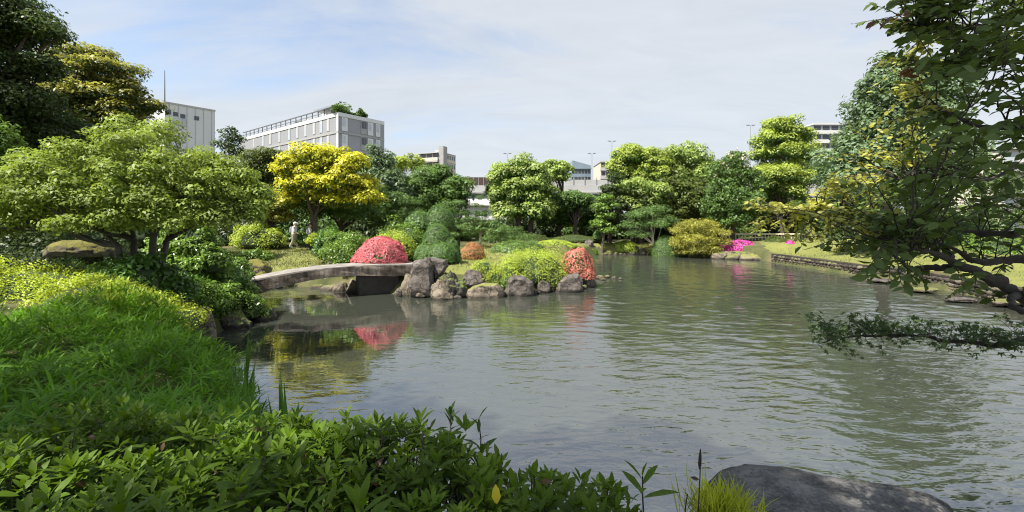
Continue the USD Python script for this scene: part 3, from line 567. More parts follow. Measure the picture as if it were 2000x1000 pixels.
def tree(name, label, px, D, lobes, leaf, n, L, rc, cat_='tree', bark='bark', r0=.22, pyb=None, fork=None, group=None, flat=.7, up=.6, rand=.42, asp=.5, dens=1.0, seed=1, core=None, fill=.10, top=.4, lean=0, extra=None, nends=14, trunks=1, old=None, under_cut=-.3):  # a second, darker leaf colour paints the shaded clump undersides
    rng = np.random.default_rng(seed)
    X = (px - 1000) / F * D; zb = ground_z(X, D); base = V3(X, D, zb)
    lb = [lobe(*l) for l in lobes]
    C_, R_ = clumps_of(lb, rc, rng, dens)
    cen = np.mean([c for c, r in lb], 0); lowest = min(c[2] - r[2] for c, r in lb)
    t = thing(name, label, cat_, base, group)
    ft = cen * [.6, .6, .75] + base * [.4, .4, .25] if fork is None else np.array(at(*fork))
    pick = rng.permutation(len(C_))[:nends]
    ms = limbs(base, ft, r0, C_[pick], rng)
    for k in range(1, trunks):
        b2 = base + [r0 * 4.2 * k, .2, 0]; ms = cat([ms, limbs(b2, ft + [r0 * 5 * k, 0, 0], r0 * .9, C_[pick[:4]], rng)])
    part(t, 'trunk', ms, bark, smooth=True)
    fm = clump_leaves(C_, R_, int(n * (1 - fill)), L, rng, flat, up, rand, asp, top=top, split=under_cut if old else None)
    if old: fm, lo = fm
    # leaves through the inside of the crown
    vol = np.array([r.prod() for c, r in lb]); i = rng.choice(len(lb), int(n * fill), p=vol / vol.sum())
    P = np.array([c for c, r in lb])[i] + sphere_dirs(len(i), rng) * rng.uniform(0, .85, (len(i), 1)) ** .5 * np.array([r for c, r in lb])[i]
    inner = leaves(P, rng.normal(size=P.shape) + [0, 0, .5], L * 1.2, L * .7, rng)
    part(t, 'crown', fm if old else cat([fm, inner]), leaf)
    if old: part(t, 'inner_foliage', cat([lo, inner]), old)  # darker undersides: older growth, and shaded gaps put into the colour
    if extra: extra(t, C_, R_, rng)
    return t

# left side
tree('dark_tree', 'tall dark evergreen tree at the top left corner, its boughs reaching out over the sky', -60, 15, [(-60, 40, 15, 120, 90), (25, 45, 15.2, 62, 42), (75, 60, 15, 38, 24), (35, 130, 15, 60, 34), (90, 140, 15.2, 26, 18), (10, 200, 15, 90, 45), (-70, 180, 15, 90, 80), (40, 258, 15.4, 60, 36)],
     'leaf_dark', 50000, .135, .5, r0=.3, flat=.5, seed=21, up=.7, rand=.5, fill=.3)
tree('olive_tree', 'broad tree with olive yellow topped foliage, behind the dark tree at the left', 170, 21, [(150, 120, 21.5, 55, 30), (205, 150, 21, 60, 32), (180, 195, 21, 85, 42), (245, 195, 21, 48, 34), (120, 215, 20.5, 70, 48), (215, 235, 20.5, 60, 30), (285, 207, 21, 16, 10)],
     'leaf_bronze', 30000, .16, .6, old='leaf_dark', under_cut=-.05, r0=.3, seed=22, flat=.45, up=.8)
tree('dense_tree', 'dense deep green tree filling the gap behind the spreading shrub at the left edge', 40, 17, [(20, 250, 17, 90, 50), (110, 265, 17, 80, 40), (190, 285, 17.5, 90, 36), (-40, 330, 17, 120, 70), (60, 350, 17, 120, 60)],
     'leaf_dark', 26000, .15, .55, seed=23)
tree('broadleaf_tree', 'light green broadleaf tree cut off by the left edge, below the dark tree', -40, 13, [(-20, 265, 13, 36, 30), (0, 300, 13, 34, 22), (-40, 330, 13, 60, 40)], 'leaf_bush', 9000, .11, .35, seed=24)
tree('small_leaf_tree', 'thin small tree standing against the sky left of the grey apartment block', 446, 48, [(446, 262, 48, 14, 8), (455, 275, 48, 16, 10), (438, 285, 48, 14, 10), (455, 300, 48, 20, 14)], 'leaf_dark', 1800, .28, .5, r0=.12, seed=25, fill=0)
tree('brown_green_tree', 'dull brown green evergreen tree between the spreading shrub and the golden tree', 520, 36, [(515, 310, 36, 36, 16), (540, 335, 36, 34, 26), (490, 345, 36, 45, 30), (545, 375, 36, 34, 24), (505, 400, 36, 50, 28)],
     'leaf_olive', 16000, .22, .6, seed=26, flat=.55)
tree('maple_tree', 'small orange tinged maple below the golden tree, over the strolling people', 520, 29, [(530, 395, 29, 36, 14), (555, 402, 29, 26, 10), (505, 415, 29, 36, 14), (545, 425, 29, 32, 10)], 'leaf_bronze', 9000, .15, .4, r0=.10, seed=27, flat=.4, up=1.0)
tree('golden_tree', 'large evergreen tree covered in golden yellow young leaves, behind the lawn', 612, 28, [(620, 312, 28, 62, 26), (590, 335, 28, 46, 28), (665, 325, 28, 48, 24), (572, 372, 28, 34, 24), (640, 358, 27.4, 60, 30), (692, 365, 28, 44, 22), (700, 392, 27.6, 38, 20), (655, 395, 27.4, 36, 18), (620, 378, 29, 60, 36), (560, 395, 27.8, 22, 10), (725, 388, 28, 18, 14)],
     'leaf_golden', 40000, .20, .5, r0=.26, seed=28, old='leaf_mid', under_cut=-.5, dens=.9, flat=.62, up=.7, rand=.4, fill=.08, fork=(614, 370, 28))
tree('dark_understorey', 'dark leafy understorey below and behind the golden tree crown', 660, 32, [(600, 410, 32, 50, 26), (650, 405, 32, 60, 30), (700, 415, 31, 50, 24), (730, 400, 33, 44, 40)], 'leaf_mid', 16000, .19, .5, seed=29, flat=.5)
tree('ginkgo_tree', 'upright blue green ginkgo beside the right corner of the grey apartment block', 727, 40, [(727, 310, 40, 14, 20), (728, 340, 40, 26, 28), (758, 322, 40.5, 14, 22), (752, 350, 40, 30, 30), (712, 365, 40, 26, 30), (770, 385, 40, 40, 34)], 'leaf_blue', 17000, .24, .5, seed=30, flat=1.0)
tree('airy_tree', 'airy lime green tree with sky showing through, left of the beige apartment house', 800, 50, [(800, 318, 50, 30, 14), (772, 335, 50, 16, 18), (812, 328, 50, 12, 10), (800, 370, 50, 36, 16), (770, 372, 50, 24, 16)], 'leaf_lime', 7000, .28, .55, seed=31, fill=.02)
tree('round_tree', 'rounded fresh green tree in front of the beige apartment house', 850, 42, [(850, 348, 42, 34, 24), (830, 368, 42, 44, 32), (880, 372, 42, 40, 30), (850, 395, 42, 60, 30), (893, 395, 42, 16, 26)], 'leaf_mid', 22000, .24, .6, seed=32)
tree('pine_tree', 'soft light green pine between the golden tree and the round tree', 765, 34, [(765, 385, 34, 36, 10), (750, 405, 34, 36, 9), (785, 415, 34, 40, 10), (755, 428, 34, 40, 9), (790, 395, 34, 30, 8), (770, 440, 34, 46, 9)], 'leaf_pine', 17000, .16, .35, bark='bark_pale', r0=.14, seed=33, flat=.45, asp=.22, up=.8)
tree('layered_pine', 'dark layered garden pine with clipped pads, right of the cloud clipped shrubs', 895, 33, [(893, 398, 33, 16, 6), (885, 412, 33, 18, 6), (904, 418, 33, 18, 6), (890, 432, 33, 22, 6), (905, 442, 33, 28, 7), (915, 455, 33, 24, 7), (885, 460, 33, 22, 7)], 'leaf_pine', 12000, .13, .26, r0=.12, seed=34, flat=.5, asp=.25, up=.8)
tree('young_pine', 'young open pine with a pale slender trunk on the island mound', 936, 30, [(934, 402, 30, 9, 4), (942, 418, 30, 16, 5), (922, 430, 30, 20, 6), (952, 438, 30, 26, 7), (925, 447, 30, 30, 8), (972, 450, 30, 26, 9), (936, 388, 30, 4, 4)], 'leaf_pine', 9000, .14, .28, bark='bark_pale', r0=.09, seed=35, flat=.5, asp=.22, up=.8, dens=.8)
tree('low_pine', 'low spreading grey green pine under the large camphor tree', 985, 33, [(985, 452, 33, 36, 10), (1010, 464, 33, 38, 9), (965, 468, 33, 34, 9)], 'leaf_pine', 9000, .14, .28, r0=.09, seed=36, flat=.55, asp=.25)
tree('camphor_tree', 'large camphor tree of billowing light green clumps with two dark trunks', 1008, 43, [(1020, 332, 43, 38, 22), (990, 352, 43, 32, 26), (1048, 355, 43, 32, 26), (985, 385, 43, 24, 22), (1025, 375, 42.3, 36, 26), (1060, 385, 43, 26, 26), (1000, 412, 42.5, 30, 20), (1040, 412, 42.5, 38, 22), (1068, 418, 43, 18, 20), (1020, 390, 44.5, 50, 46)],
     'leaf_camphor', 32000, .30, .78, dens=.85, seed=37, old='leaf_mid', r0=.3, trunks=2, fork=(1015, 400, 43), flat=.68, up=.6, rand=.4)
tree('dark_side_tree', 'dark narrow tree pressed against the left side of the large camphor', 972, 46, [(972, 350, 46, 14, 16), (968, 372, 46, 16, 20), (975, 395, 46, 16, 20)], 'leaf_dark', 6000, .26, .5, seed=38)
tree('feathery_tree', 'pale feathery tree behind the large camphor, in front of the highway', 1100, 52, [(1085, 328, 52, 24, 12), (1108, 332, 52, 16, 10), (1088, 346, 52, 24, 10), (1075, 345, 52, 20, 16)], 'leaf_camphor', 8000, .28, .55, seed=39, fill=.02, dens=.8)
tree('arching_tree', 'mid green arching tree in the gap below the highway, right of the camphor', 1125, 44, [(1112, 388, 44, 30, 12), (1138, 396, 44, 26, 13), (1095, 402, 44, 22, 14), (1150, 410, 44, 18, 14)], 'leaf_mid', 12000, .22, .5, seed=40)
for i, (px, nm) in enumerate(((1092, 'low fresh green tree left of two under the arching tree'), (1140, 'low fresh green tree right of two under the arching tree'))):
    tree('low_tree', nm, px, 46, [(px - 5, 416, 46, 32, 15), (px + 14, 430, 46, 32, 14), (px - 16, 434, 46, 28, 12)], 'leaf_mid', 9000, .22, .5, seed=41 + i, flat=.5)
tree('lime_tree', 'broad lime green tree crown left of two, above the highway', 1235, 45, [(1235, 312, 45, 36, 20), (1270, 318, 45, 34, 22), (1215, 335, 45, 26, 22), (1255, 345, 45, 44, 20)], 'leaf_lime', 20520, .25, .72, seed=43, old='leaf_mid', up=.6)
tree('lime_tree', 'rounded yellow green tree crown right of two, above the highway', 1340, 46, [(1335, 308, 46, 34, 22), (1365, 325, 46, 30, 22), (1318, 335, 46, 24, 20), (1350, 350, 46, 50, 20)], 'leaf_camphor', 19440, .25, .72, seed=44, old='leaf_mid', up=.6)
tree('conifer', 'dark stepped conifer with bright tips beside the topiary ball', 1190, 41, [(1200, 350, 41, 12, 14), (1190, 378, 41, 20, 16), (1208, 400, 41, 24, 16), (1180, 408, 41, 22, 14), (1195, 428, 41, 30, 14), (1215, 445, 41, 34, 12), (1180, 448, 41, 24, 9)], 'leaf_dark', 12000, .2, .42, seed=45, flat=.45)
tree('conifer', 'bright tipped yellow green conifer on the left flank of the dark stepped one', 1176, 39, [(1182, 388, 39, 13, 10), (1172, 405, 39, 14, 10), (1180, 422, 39, 16, 9), (1172, 438, 39, 17, 8), (1190, 450, 39, 18, 7), (1192, 400, 39, 12, 9)], 'leaf_bush', 6500, .18, .32, seed=46, r0=.12, flat=.45)
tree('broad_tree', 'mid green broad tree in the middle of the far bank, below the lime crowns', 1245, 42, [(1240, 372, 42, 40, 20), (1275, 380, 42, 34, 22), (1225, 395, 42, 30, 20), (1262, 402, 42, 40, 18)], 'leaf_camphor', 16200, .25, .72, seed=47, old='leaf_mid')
tree('dark_broad_tree', 'dark olive tree between the broad tree and the flowering magnolia', 1325, 43, [(1310, 365, 43, 36, 18), (1345, 375, 43, 36, 24), (1320, 395, 43, 50, 22), (1300, 420, 43, 50, 20), (1360, 410, 43, 36, 24)], 'leaf_olive', 20000, .23, .5, seed=48, flat=.5)
tree('leaning_pine', 'grey green garden pine with a pale leaning trunk over the water', 1283, 38, [(1255, 420, 38, 32, 10), (1280, 412, 38, 28, 9), (1240, 440, 38, 28, 9), (1275, 438, 38, 34, 10), (1300, 430, 38, 24, 9), (1250, 458, 38, 26, 8)], 'leaf_pine', 14000, .16, .32, bark='bark_pale', r0=.13, seed=49, flat=.5, asp=.25)
def blooms(t, C_, R_, rng):
    ms = []
    for c, r in zip(C_[:60], R_[:60]):
        q = c + unit(rng.normal(size=3) + [0, -.6, .5]) * r; ms.append(leaves(np.repeat(q[None], 6, 0) + rng.normal(size=(6, 3)) * .05, sphere_dirs(6, rng) + [0, 0, .6], .2, .12, rng))
    part(t, 'blossom', cat(ms), 'bamboo', kind='stuff')
tree('magnolia_tree', 'glossy evergreen magnolia dotted with cream blossoms, behind the bronze maple', 1430, 40, [(1435, 312, 40, 20, 14), (1425, 335, 40, 36, 20), (1455, 355, 40, 34, 24), (1415, 370, 40, 36, 24), (1440, 395, 39.5, 46, 24), (1405, 408, 40, 34, 20), (1460, 412, 40, 34, 20), (1430, 430, 40, 46, 14)], 'leaf_mid', 26000, .22, .45, seed=50, rand=.9, extra=blooms)
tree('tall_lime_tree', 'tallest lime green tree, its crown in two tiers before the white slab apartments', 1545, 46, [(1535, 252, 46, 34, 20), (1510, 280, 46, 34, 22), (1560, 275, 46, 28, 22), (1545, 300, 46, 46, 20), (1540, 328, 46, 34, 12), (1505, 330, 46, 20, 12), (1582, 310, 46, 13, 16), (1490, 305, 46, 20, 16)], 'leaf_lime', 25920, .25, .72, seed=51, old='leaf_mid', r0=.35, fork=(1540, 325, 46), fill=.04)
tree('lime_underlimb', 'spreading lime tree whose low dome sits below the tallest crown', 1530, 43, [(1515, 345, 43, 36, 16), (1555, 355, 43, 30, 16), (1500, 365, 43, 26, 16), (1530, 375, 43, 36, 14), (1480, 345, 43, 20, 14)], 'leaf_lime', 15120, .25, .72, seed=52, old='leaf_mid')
tree('shadow_tree', 'deep green tree in shade under the lime dome, left of the garden house', 1520, 47, [(1500, 400, 47, 50, 30), (1545, 400, 47, 36, 24), (1480, 420, 47, 40, 20), (1590, 350, 50, 40, 24), (1620, 335, 52, 40, 30)], 'leaf_mid', 14000, .25, .55, seed=53)
tree('cone_tree', 'tall cone shaped blue green tree at the right, rising beside the near leaves', 1720, 27, [(1745, 140, 27, 30, 24), (1730, 175, 27, 50, 30), (1735, 215, 27, 66, 34), (1724, 260, 27, 78, 40), (1705, 310, 27, 86, 42), (1700, 350, 27, 90, 34), (1780, 230, 28, 70, 60), (1800, 310, 28, 90, 60), (1830, 180, 28, 60, 60)], 'leaf_blue', 40000, .27, .55, seed=54, r0=.3, flat=.9)
HEDGES = []
# background belt that closes the view between the crowns
belt = [(330, 60, 120, 330), (450, 62, 90, 345), (570, 64, 90, 360), (690, 66, 90, 375), (800, 68, 80, 385), (1330, 56, 80, 395), (1410, 57, 70, 390), (1480, 57, 70, 395), (1660, 54, 90, 350), (1780, 50, 100, 330), (1900, 46, 110, 320), (2010, 44, 120, 320), (180, 40, 120, 300), (60, 36, 130, 300)]
side = ['behind the spreading tree', 'below the grey apartment block', 'far behind the golden tree', 'behind the pine by the golden tree', 'behind the round tree', 'behind the dark olive tree', 'behind the magnolia', 'behind the shadow under the lime dome', 'behind the cone shaped tree', 'right of the cone shaped tree', 'behind the leaning branches', 'at the right edge behind the leaves', 'behind the left evergreens', 'at the far left edge behind the evergreens']
for i, ((px, D, w, ytop), s) in enumerate(zip(belt, side)):
    tree('background_tree', 'deep green background tree ' + s, px, D, [(px, ytop + 30, D, w * .55, 30), (px - w * .4, ytop + 55, D, w * .45, 34), (px + w * .4, ytop + 50, D, w * .45, 36), (px, 425, D, w * .8, 26)], ('leaf_mid', 'leaf_dark')[i % 2], 3800, .0070 * D, .0125 * D, seed=70 + i, group='background trees closing the view')

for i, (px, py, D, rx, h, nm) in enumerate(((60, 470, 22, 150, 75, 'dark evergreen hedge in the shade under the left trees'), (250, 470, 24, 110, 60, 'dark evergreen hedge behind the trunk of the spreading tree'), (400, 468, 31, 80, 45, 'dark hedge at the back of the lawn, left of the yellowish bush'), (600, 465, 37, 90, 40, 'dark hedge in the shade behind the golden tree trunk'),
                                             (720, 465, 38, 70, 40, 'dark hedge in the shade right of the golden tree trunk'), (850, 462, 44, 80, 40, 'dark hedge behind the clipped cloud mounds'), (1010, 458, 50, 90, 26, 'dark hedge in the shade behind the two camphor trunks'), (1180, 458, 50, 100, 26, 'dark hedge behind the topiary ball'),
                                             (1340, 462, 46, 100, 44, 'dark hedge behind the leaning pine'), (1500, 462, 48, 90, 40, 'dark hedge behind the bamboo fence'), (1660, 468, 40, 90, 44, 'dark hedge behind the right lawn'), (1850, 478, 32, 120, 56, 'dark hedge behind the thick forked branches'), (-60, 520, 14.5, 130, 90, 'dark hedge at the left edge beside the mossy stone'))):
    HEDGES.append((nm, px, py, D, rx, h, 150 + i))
# the spreading shrub at the left, built on visible branches
rng = np.random.default_rng(99)
def spreading_shrub():
    D0 = 9.6; bx = at(285, 520, D0); base = V3(bx[0], D0, ground_z(bx[0], D0))
    t = thing('spreading_tree', 'wide spreading small tree with glossy light green leaves on bare forking branches', 'tree', base)
    tops = []
    domes = [((268, 415, 11.2), (2.55, 1.9, 2.30), 150), ((90, 425, 11.0), (2.1, 1.6, 1.62), 100), ((-70, 430, 10.8), (1.4, 1.3, 1.1), 40), ((420, 412, 11.2), (1.25, 1.3, 1.25), 60), ((490, 410, 11.3), (.5, .7, .62), 16), ((190, 400, 10.6), (2.2, 1.2, 1.35), 90), ((350, 405, 10.7), (1.7, 1.2, 1.3), 70), ((60, 440, 10.8), (1.5, 1.0, .45), 34), ((440, 432, 11.0), (.9, 1.0, .40), 22), ((160, 445, 11.6), (1.2, .8, .4), 18), ((310, 440, 11.8), (1.4, .7, .45), 22), ((-80, 460, 10.6), (1.2, 1, .5), 16), ((195, 448, 10.0), (1.2, .6, .36), 18), ((385, 444, 10.4), (1.0, .6, .36), 16), ((285, 436, 9.9), (1.0, .5, .3), 12)]
    C_, R_ = [], []
    for c, r, k in domes:
        d = sphere_dirs(k * 3, rng); d = d[d[:, 2] > -.02][:k]; lump = .88 + .3 * meshkit.noise(d * 2.6 + c[0], 4)
        c = (c[0], c[1], c[2] * .87); r = np.array(r) * .87; C_ += list(at(*c) + d * (rng.uniform(.66, 1.0, k) * lump)[:, None] * r); R_ += list(rng.uniform(.18, .37, k))
    C_, R_ = np.array(C_), np.array(R_)
    part(t, 'crown', clump_leaves(C_, R_, 88000, .08, rng, flat=.6, up=.7, rand=.45, asp=.48, top=.4), 'leaf_big_shrub')
    forks = [at(262, 470, D0), at(300, 455, D0 - .2), at(325, 470, D0 + .3), at(230, 480, D0 - .5)]
    ms = [tube(wander(base + [dx, 0, -.2], f, 6, .04, rng), np.linspace(.085, .06, 6), 8) for f, dx in zip(forks, (-.1, .08, .2, -.25))]
    seconds = []
    for f, targets in zip(forks, (((205, 420), (250, 395), (150, 430)), ((290, 400), (330, 385), (345, 420)), ((390, 425), (430, 415), (360, 400)), ((110, 440), (60, 430), (170, 400)))):
        for tx, ty in targets:
            e = at(tx, ty, D0 + rng.uniform(-.9, .7)); ms.append(tube(wander(f, e, 8, .05, rng, sag=-.04), np.linspace(.048, .026, 8), 6)); seconds.append(e)
    seconds = np.array(seconds)
    for c in C_[rng.permutation(len(C_))[:210]]:
        s = seconds[np.argmin(np.linalg.norm(seconds - c, axis=1) + rng.uniform(0, .6, len(seconds)))]
        ms.append(tube(wander(s, c, 7, .07, rng, sag=-.03), np.linspace(.018, .005, 7), 4))
    part(t, 'trunk', cat(ms), 'bark_smooth', smooth=True)
spreading_shrub()

# ------------------------------------------------------------------ shrubs, clipped mounds and azaleas
def mound(name, label, px, pyb, D, rx, h, leaf, n, L, cat_='shrub', rd=None, clip=False, seed=1, group=None, asp=.55, pieces=None, petals=None, pn=0, pL=.05, rough=.22, lobes=None):
    """A bush: leaves on a lumpy dome over a solid dark core, painted as its shaded inside. pyb is the picture row of its foot."""
    rng = np.random.default_rng(seed); k = D / F
    c = at(px, pyb, D); t = thing(name, label, cat_, c - [0, 0, .05], group)
    els = [(px, pyb, D, rx, h)] + list(lobes or [])
    cores, lv, pv = [], [], []
    area = sum(e[3] * (e[3] + e[4]) for e in els); n = int(n * (1.4 if clip else 1.65))
    for (ex, ey, eD, er, eh) in els:
        kk = eD / F; cc = at(ex, ey, eD); r = np.array([er * kk, (rd or er * .85) * kk, eh * kk])
        s = trimesh.creation.icosphere(3); v = s.vertices.copy()
        v[:, 2] = np.where(v[:, 2] < 0, v[:, 2] * .35, v[:, 2])
        lump = lambda d, cc=cc, r=r: 1 + rough * (meshkit.fbm(d * 1.7 + cc * 3.3, 3, seed) - .5) * 2
        cores.append((cc + v * lump(v)[:, None] * r * (.93 if clip else .80), s.faces))
        def shell(m, lo, hi):
            d = sphere_dirs(int(m * 1.6), rng); d = d[d[:, 2] > -.12][:m]
            q = rng.uniform(lo, hi, (len(d), 1))
            return cc + d * lump(d)[:, None] * q * r, unit(d / r)
        m = int(n * er * (er + eh) / area)
        if clip:
            P, N = shell(m, .92, 1.02); l = L * rng.uniform(.6, 1.35, len(P))
            r_ = rng.normal(size=P.shape); lv.append(leaves(P, N * 1.2 + r_ * .5 + [0, 0, .35], l, l * asp, rng, sn=N * 1.2 + r_ * .28 + [0, 0, .3]))
        else:
            rc = max(L * 1.9, .17 * (r[0] + r[2])); ar = 2 * math.pi * r[0] * (r[1] + r[2]) / 2
            Cc, _ = shell(int(ar / (rc * rc) * 1.9) + 8, .72, 1.0)
            lv.append(clump_leaves(Cc, rc * rng.uniform(.5, 1.3, len(Cc)), m, L, rng, .75, .5, .55, asp, top=.35))
        if petals:
            P, N = shell(int(1.25 * pn * er * (er + eh) / area), .97, 1.05); keep = meshkit.noise(P * (2.6 if pL < .07 else 1.4), 5) + .35 * meshkit.noise(P * 9, 6) > .27; P, N = P[keep], N[keep]; l = pL * rng.uniform(.7, 1.3, len(P))
            r_ = rng.normal(size=P.shape); pv.append(leaves(P, N * 1.1 + r_ * .5, l, l * .85, rng, sn=N + r_ * .3))
    part(t, 'branches', cat(cores), 'core_shade', smooth=True)  # solid dark body added for the shaded inside of the bush
    part(t, 'foliage', cat(lv), leaf)
    if petals: part(t, 'blossom', cat(pv), petals)
    return t
A_ = 'azalea'
# island and its neighbourhood
mound('azalea', 'rounded rose pink azalea in full bloom at the far end of the bridge', 744, 512, 18.9, 50, 50, 'leaf_bush', 1500, .06, A_, petals='petal_rose', pn=13000, pL=.055, clip=True, seed=101, rough=.2, lobes=[(722, 513, 18.8, 32, 34), (772, 513, 19.0, 22, 40)])
mound('azalea', 'coral azalea in bloom at the right tip of the island over the rocks', 1128, 535, 20.2, 33, 48, 'leaf_bush', 1500, .06, A_, petals='petal_coral', pn=4200, pL=.06, clip=True, seed=102, rough=.3, lobes=[(1140, 540, 20.0, 22, 30)])
mound('azalea', 'fading orange azalea right of the dark clipped mound', 922, 502, 23, 26, 25, 'leaf_bush', 1600, .06, A_, petals='petal_orange', pn=2200, pL=.055, clip=True, seed=103, rough=.3)
mound('azalea', 'wide magenta azalea in bloom on the stone ledge across the pond', 1444, 489, 36, 34, 20, 'leaf_bush', 900, .09, A_, petals='petal_magenta', pn=5200, pL=.085, clip=True, seed=104, rough=.1, lobes=[(1418, 490, 36, 17, 14)])
mound('azalea', 'small round magenta azalea on the lawn right of the olive bush', 1543, 492, 34.5, 14, 21, 'leaf_bush', 400, .09, A_, petals='petal_magenta', pn=1700, pL=.085, clip=True, seed=105, rough=.12)
mound('bush', 'olive green clipped bush between the two magenta azaleas', 1517, 486, 36, 24, 25, 'leaf_olive', 4000, .09, seed=106, clip=True)
mound('bush', 'pale pinkish budding bush half hidden by near leaves on the right lawn', 1652, 494, 31, 18, 22, 'leaf_bronze', 1600, .09, seed=107)
mound('clipped_shrub', 'dark green clipped dome right of the rose azalea, lowest of the cloud clipped group', 854, 480, 20.8, 30, 43, 'leaf_clipped', 8000, .075, seed=108, clip=True, rough=.10, lobes=[(838, 505, 20.4, 34, 32), (878, 506, 20.6, 24, 42), (862, 506, 20.2, 30, 34)])
mound('clipped_shrub', 'dark green clipped cloud mound above the lower dome, behind it', 858, 440, 23.5, 30, 40, 'leaf_clipped', 7000, .08, seed=109, clip=True, rough=.10, lobes=[(820, 442, 23.5, 30, 30), (845, 447, 24, 46, 22)])
mound('bush', 'glossy light green bush on the right behind the rose azalea', 785, 512, 20.4, 28, 55, 'leaf_yellow_bush', 5000, .075, seed=110, lobes=[(765, 505, 20.6, 34, 52)])
mound('bush', 'tall bright leafy bush between the rose azalea and the clipped domes', 795, 500, 22.5, 34, 66, 'leaf_bush', 6000, .085, seed=111, lobes=[(770, 500, 23, 30, 62)])
mound('bush', 'broad mid green leafy bush at the end of the lawn, left of the rose azalea', 690, 510, 20.2, 36, 56, 'leaf_bush', 7000, .085, seed=112, lobes=[(660, 504, 20.8, 30, 52), (672, 515, 19.8, 18, 22)])
mound('bush', 'dark green leafy bush nearest the lawn edge, left of the broad bush', 640, 496, 22.5, 24, 46, 'leaf_bank', 4500, .09, seed=113, lobes=[(655, 496, 22.3, 22, 38)])
mound('bush', 'small vivid yellow green bush beside the strolling people', 613, 476, 25, 13, 20, 'leaf_hedge', 1700, .07, seed=114)
mound('bush', 'loose yellowish bush at the back of the lawn, left of the people', 505, 476, 28, 38, 40, 'leaf_yellow_bush', 6000, .10, seed=115, lobes=[(530, 476, 28, 26, 28), (478, 474, 28.5, 26, 32)])
mound('bush', 'low dull green bush between the two strolling people', 590, 474, 27.6, 12, 22, 'leaf_bank', 1300, .09, seed=116)
mound('bush', 'large sprawling yellow green bush above the island rocks', 1035, 545, 19.4, 60, 58, 'leaf_yellow_bush', 13000, .06, seed=117, lobes=[(1070, 548, 19.4, 38, 58), (1000, 550, 19.0, 36, 44), (1080, 555, 19.0, 24, 38)])
mound('bush', 'straggly bronze and green bush left of the sprawling island bush', 945, 550, 18.6, 28, 44, 'leaf_yellow_bush', 3200, .055, seed=118, lobes=[(968, 555, 18.4, 22, 34)])
mound('bush', 'reddish brown twiggy bush over the pale flat island rock', 940, 556, 18.3, 13, 30, 'leaf_bronze', 900, .05, seed=119)
mound('hedge', 'clipped light green hedge across the island top, behind the sprawling bush', 1005, 498, 26, 40, 30, 'leaf_bush', 7000, .07, 'hedge', seed=120, clip=True, lobes=[(1040, 498, 26, 28, 26), (978, 498, 26, 22, 24)])
mound('shrub_pad', 'small green plant growing between the black rock and the pale flat rock', 902, 576, 17.5, 14, 20, 'leaf_bush', 900, .05, 'plant', seed=121)
mound('shrub_pad', 'small green plant hanging between the pale flat rock and the grey upright rock', 990, 558, 17.9, 12, 18, 'leaf_bush', 700, .05, 'plant', seed=122)
# far bank
for i, (px, py, D, rx, h, lf, nm) in enumerate(((1085, 482, 36, 42, 14, 'leaf_yellow_bush', 'light green clipped hedge on the far bank, left of the jagged rocks'), (1220, 488, 40.5, 30, 18, 'leaf_yellow_bush', 'rounded yellow green hedge on the far bank, right of the topiary ball'), (1120, 470, 42, 60, 11, 'leaf_olive', 'long low dull hedge behind the far bank, under the low trees'),
                                               (1040, 474, 40, 40, 16, 'leaf_olive', 'grey green hedge left of the long low hedge'), (1140, 493, 39, 26, 12, 'leaf_bush', 'small hedge at the water behind the coral azalea'))):
    mound('hedge', nm, px, py, D, rx, h, lf, 4500, .10, 'hedge', seed=130 + i, clip=True)
mound('topiary_ball', 'small dark green topiary ball beside the jagged upright rock across the pond', 1168, 464, 40, 10.5, 15, 'leaf_clipped', 2000, .08, 'topiary', seed=136, clip=True, rough=.03)
mound('clipped_shrub', 'bright green smooth clipped mound at the water edge, left of the bronze maple', 1300, 499, 37.6, 28, 40, 'leaf_clipped', 6500, .08, seed=137, clip=True, rough=.05, lobes=[(1322, 500, 37.6, 22, 34)])
tree('maple_bush', 'bronze green dome shaped maple hanging over the water across the pond', 1372, 36.6, [(1360, 440, 36.3, 40, 11), (1335, 452, 36, 30, 10), (1390, 455, 36, 34, 11), (1355, 466, 35.7, 42, 10), (1400, 474, 35.7, 26, 10), (1330, 476, 35.8, 26, 10), (1370, 486, 35.5, 34, 9), (1395, 493, 35.6, 20, 7), (1340, 492, 35.6, 20, 7)], 'leaf_bronze', 17000, .12, .34, 'maple', r0=.1, seed=138, flat=.5, up=.9)
mound('bush', 'yellow green bush on the right lawn, seen between the near branches', 1945, 500, 25, 50, 40, 'leaf_bush', 4000, .09, seed=139)
# left bank
mound('azalea_hedge', 'low clipped azalea hedge with yellow green young leaves at the left edge', 60, 600, 8.6, 150, 82, 'leaf_hedge', 26000, .042, 'hedge', seed=140, clip=False, rough=.12, rd=110, lobes=[(190, 600, 8.3, 90, 55), (270, 625, 8.0, 60, 50), (330, 640, 7.8, 46, 36), (-60, 600, 8.2, 100, 90)])
mound('bank_shrub', 'mid green drooping shrub on the bank in front of the bridge', 440, 600, 12.9, 40, 44, 'leaf_bush', 15000, .09, seed=141, rough=.5, lobes=[(300, 562, 12.2, 46, 24), (350, 578, 12.2, 46, 30), (400, 592, 12.5, 46, 38), (488, 612, 13.2, 30, 34), (420, 562, 13.4, 40, 30), (465, 590, 13.6, 36, 34)])
mound('bank_shrub', 'tufted shrub at the near end of the bridge deck, above the near bank', 462, 543, 15.2, 24, 34, 'leaf_bush', 2400, .13, seed=142, rough=.3)
mound('bank_shrub', 'broad leaved evergreen shrub right of the spreading tree trunk', 385, 485, 13.2, 34, 44, 'leaf_bush', 10000, .10, seed=143, rough=.5, lobes=[(345, 478, 13.4, 34, 34), (412, 520, 13.0, 30, 40), (360, 535, 13.0, 44, 44), (325, 520, 13.4, 36, 40)])
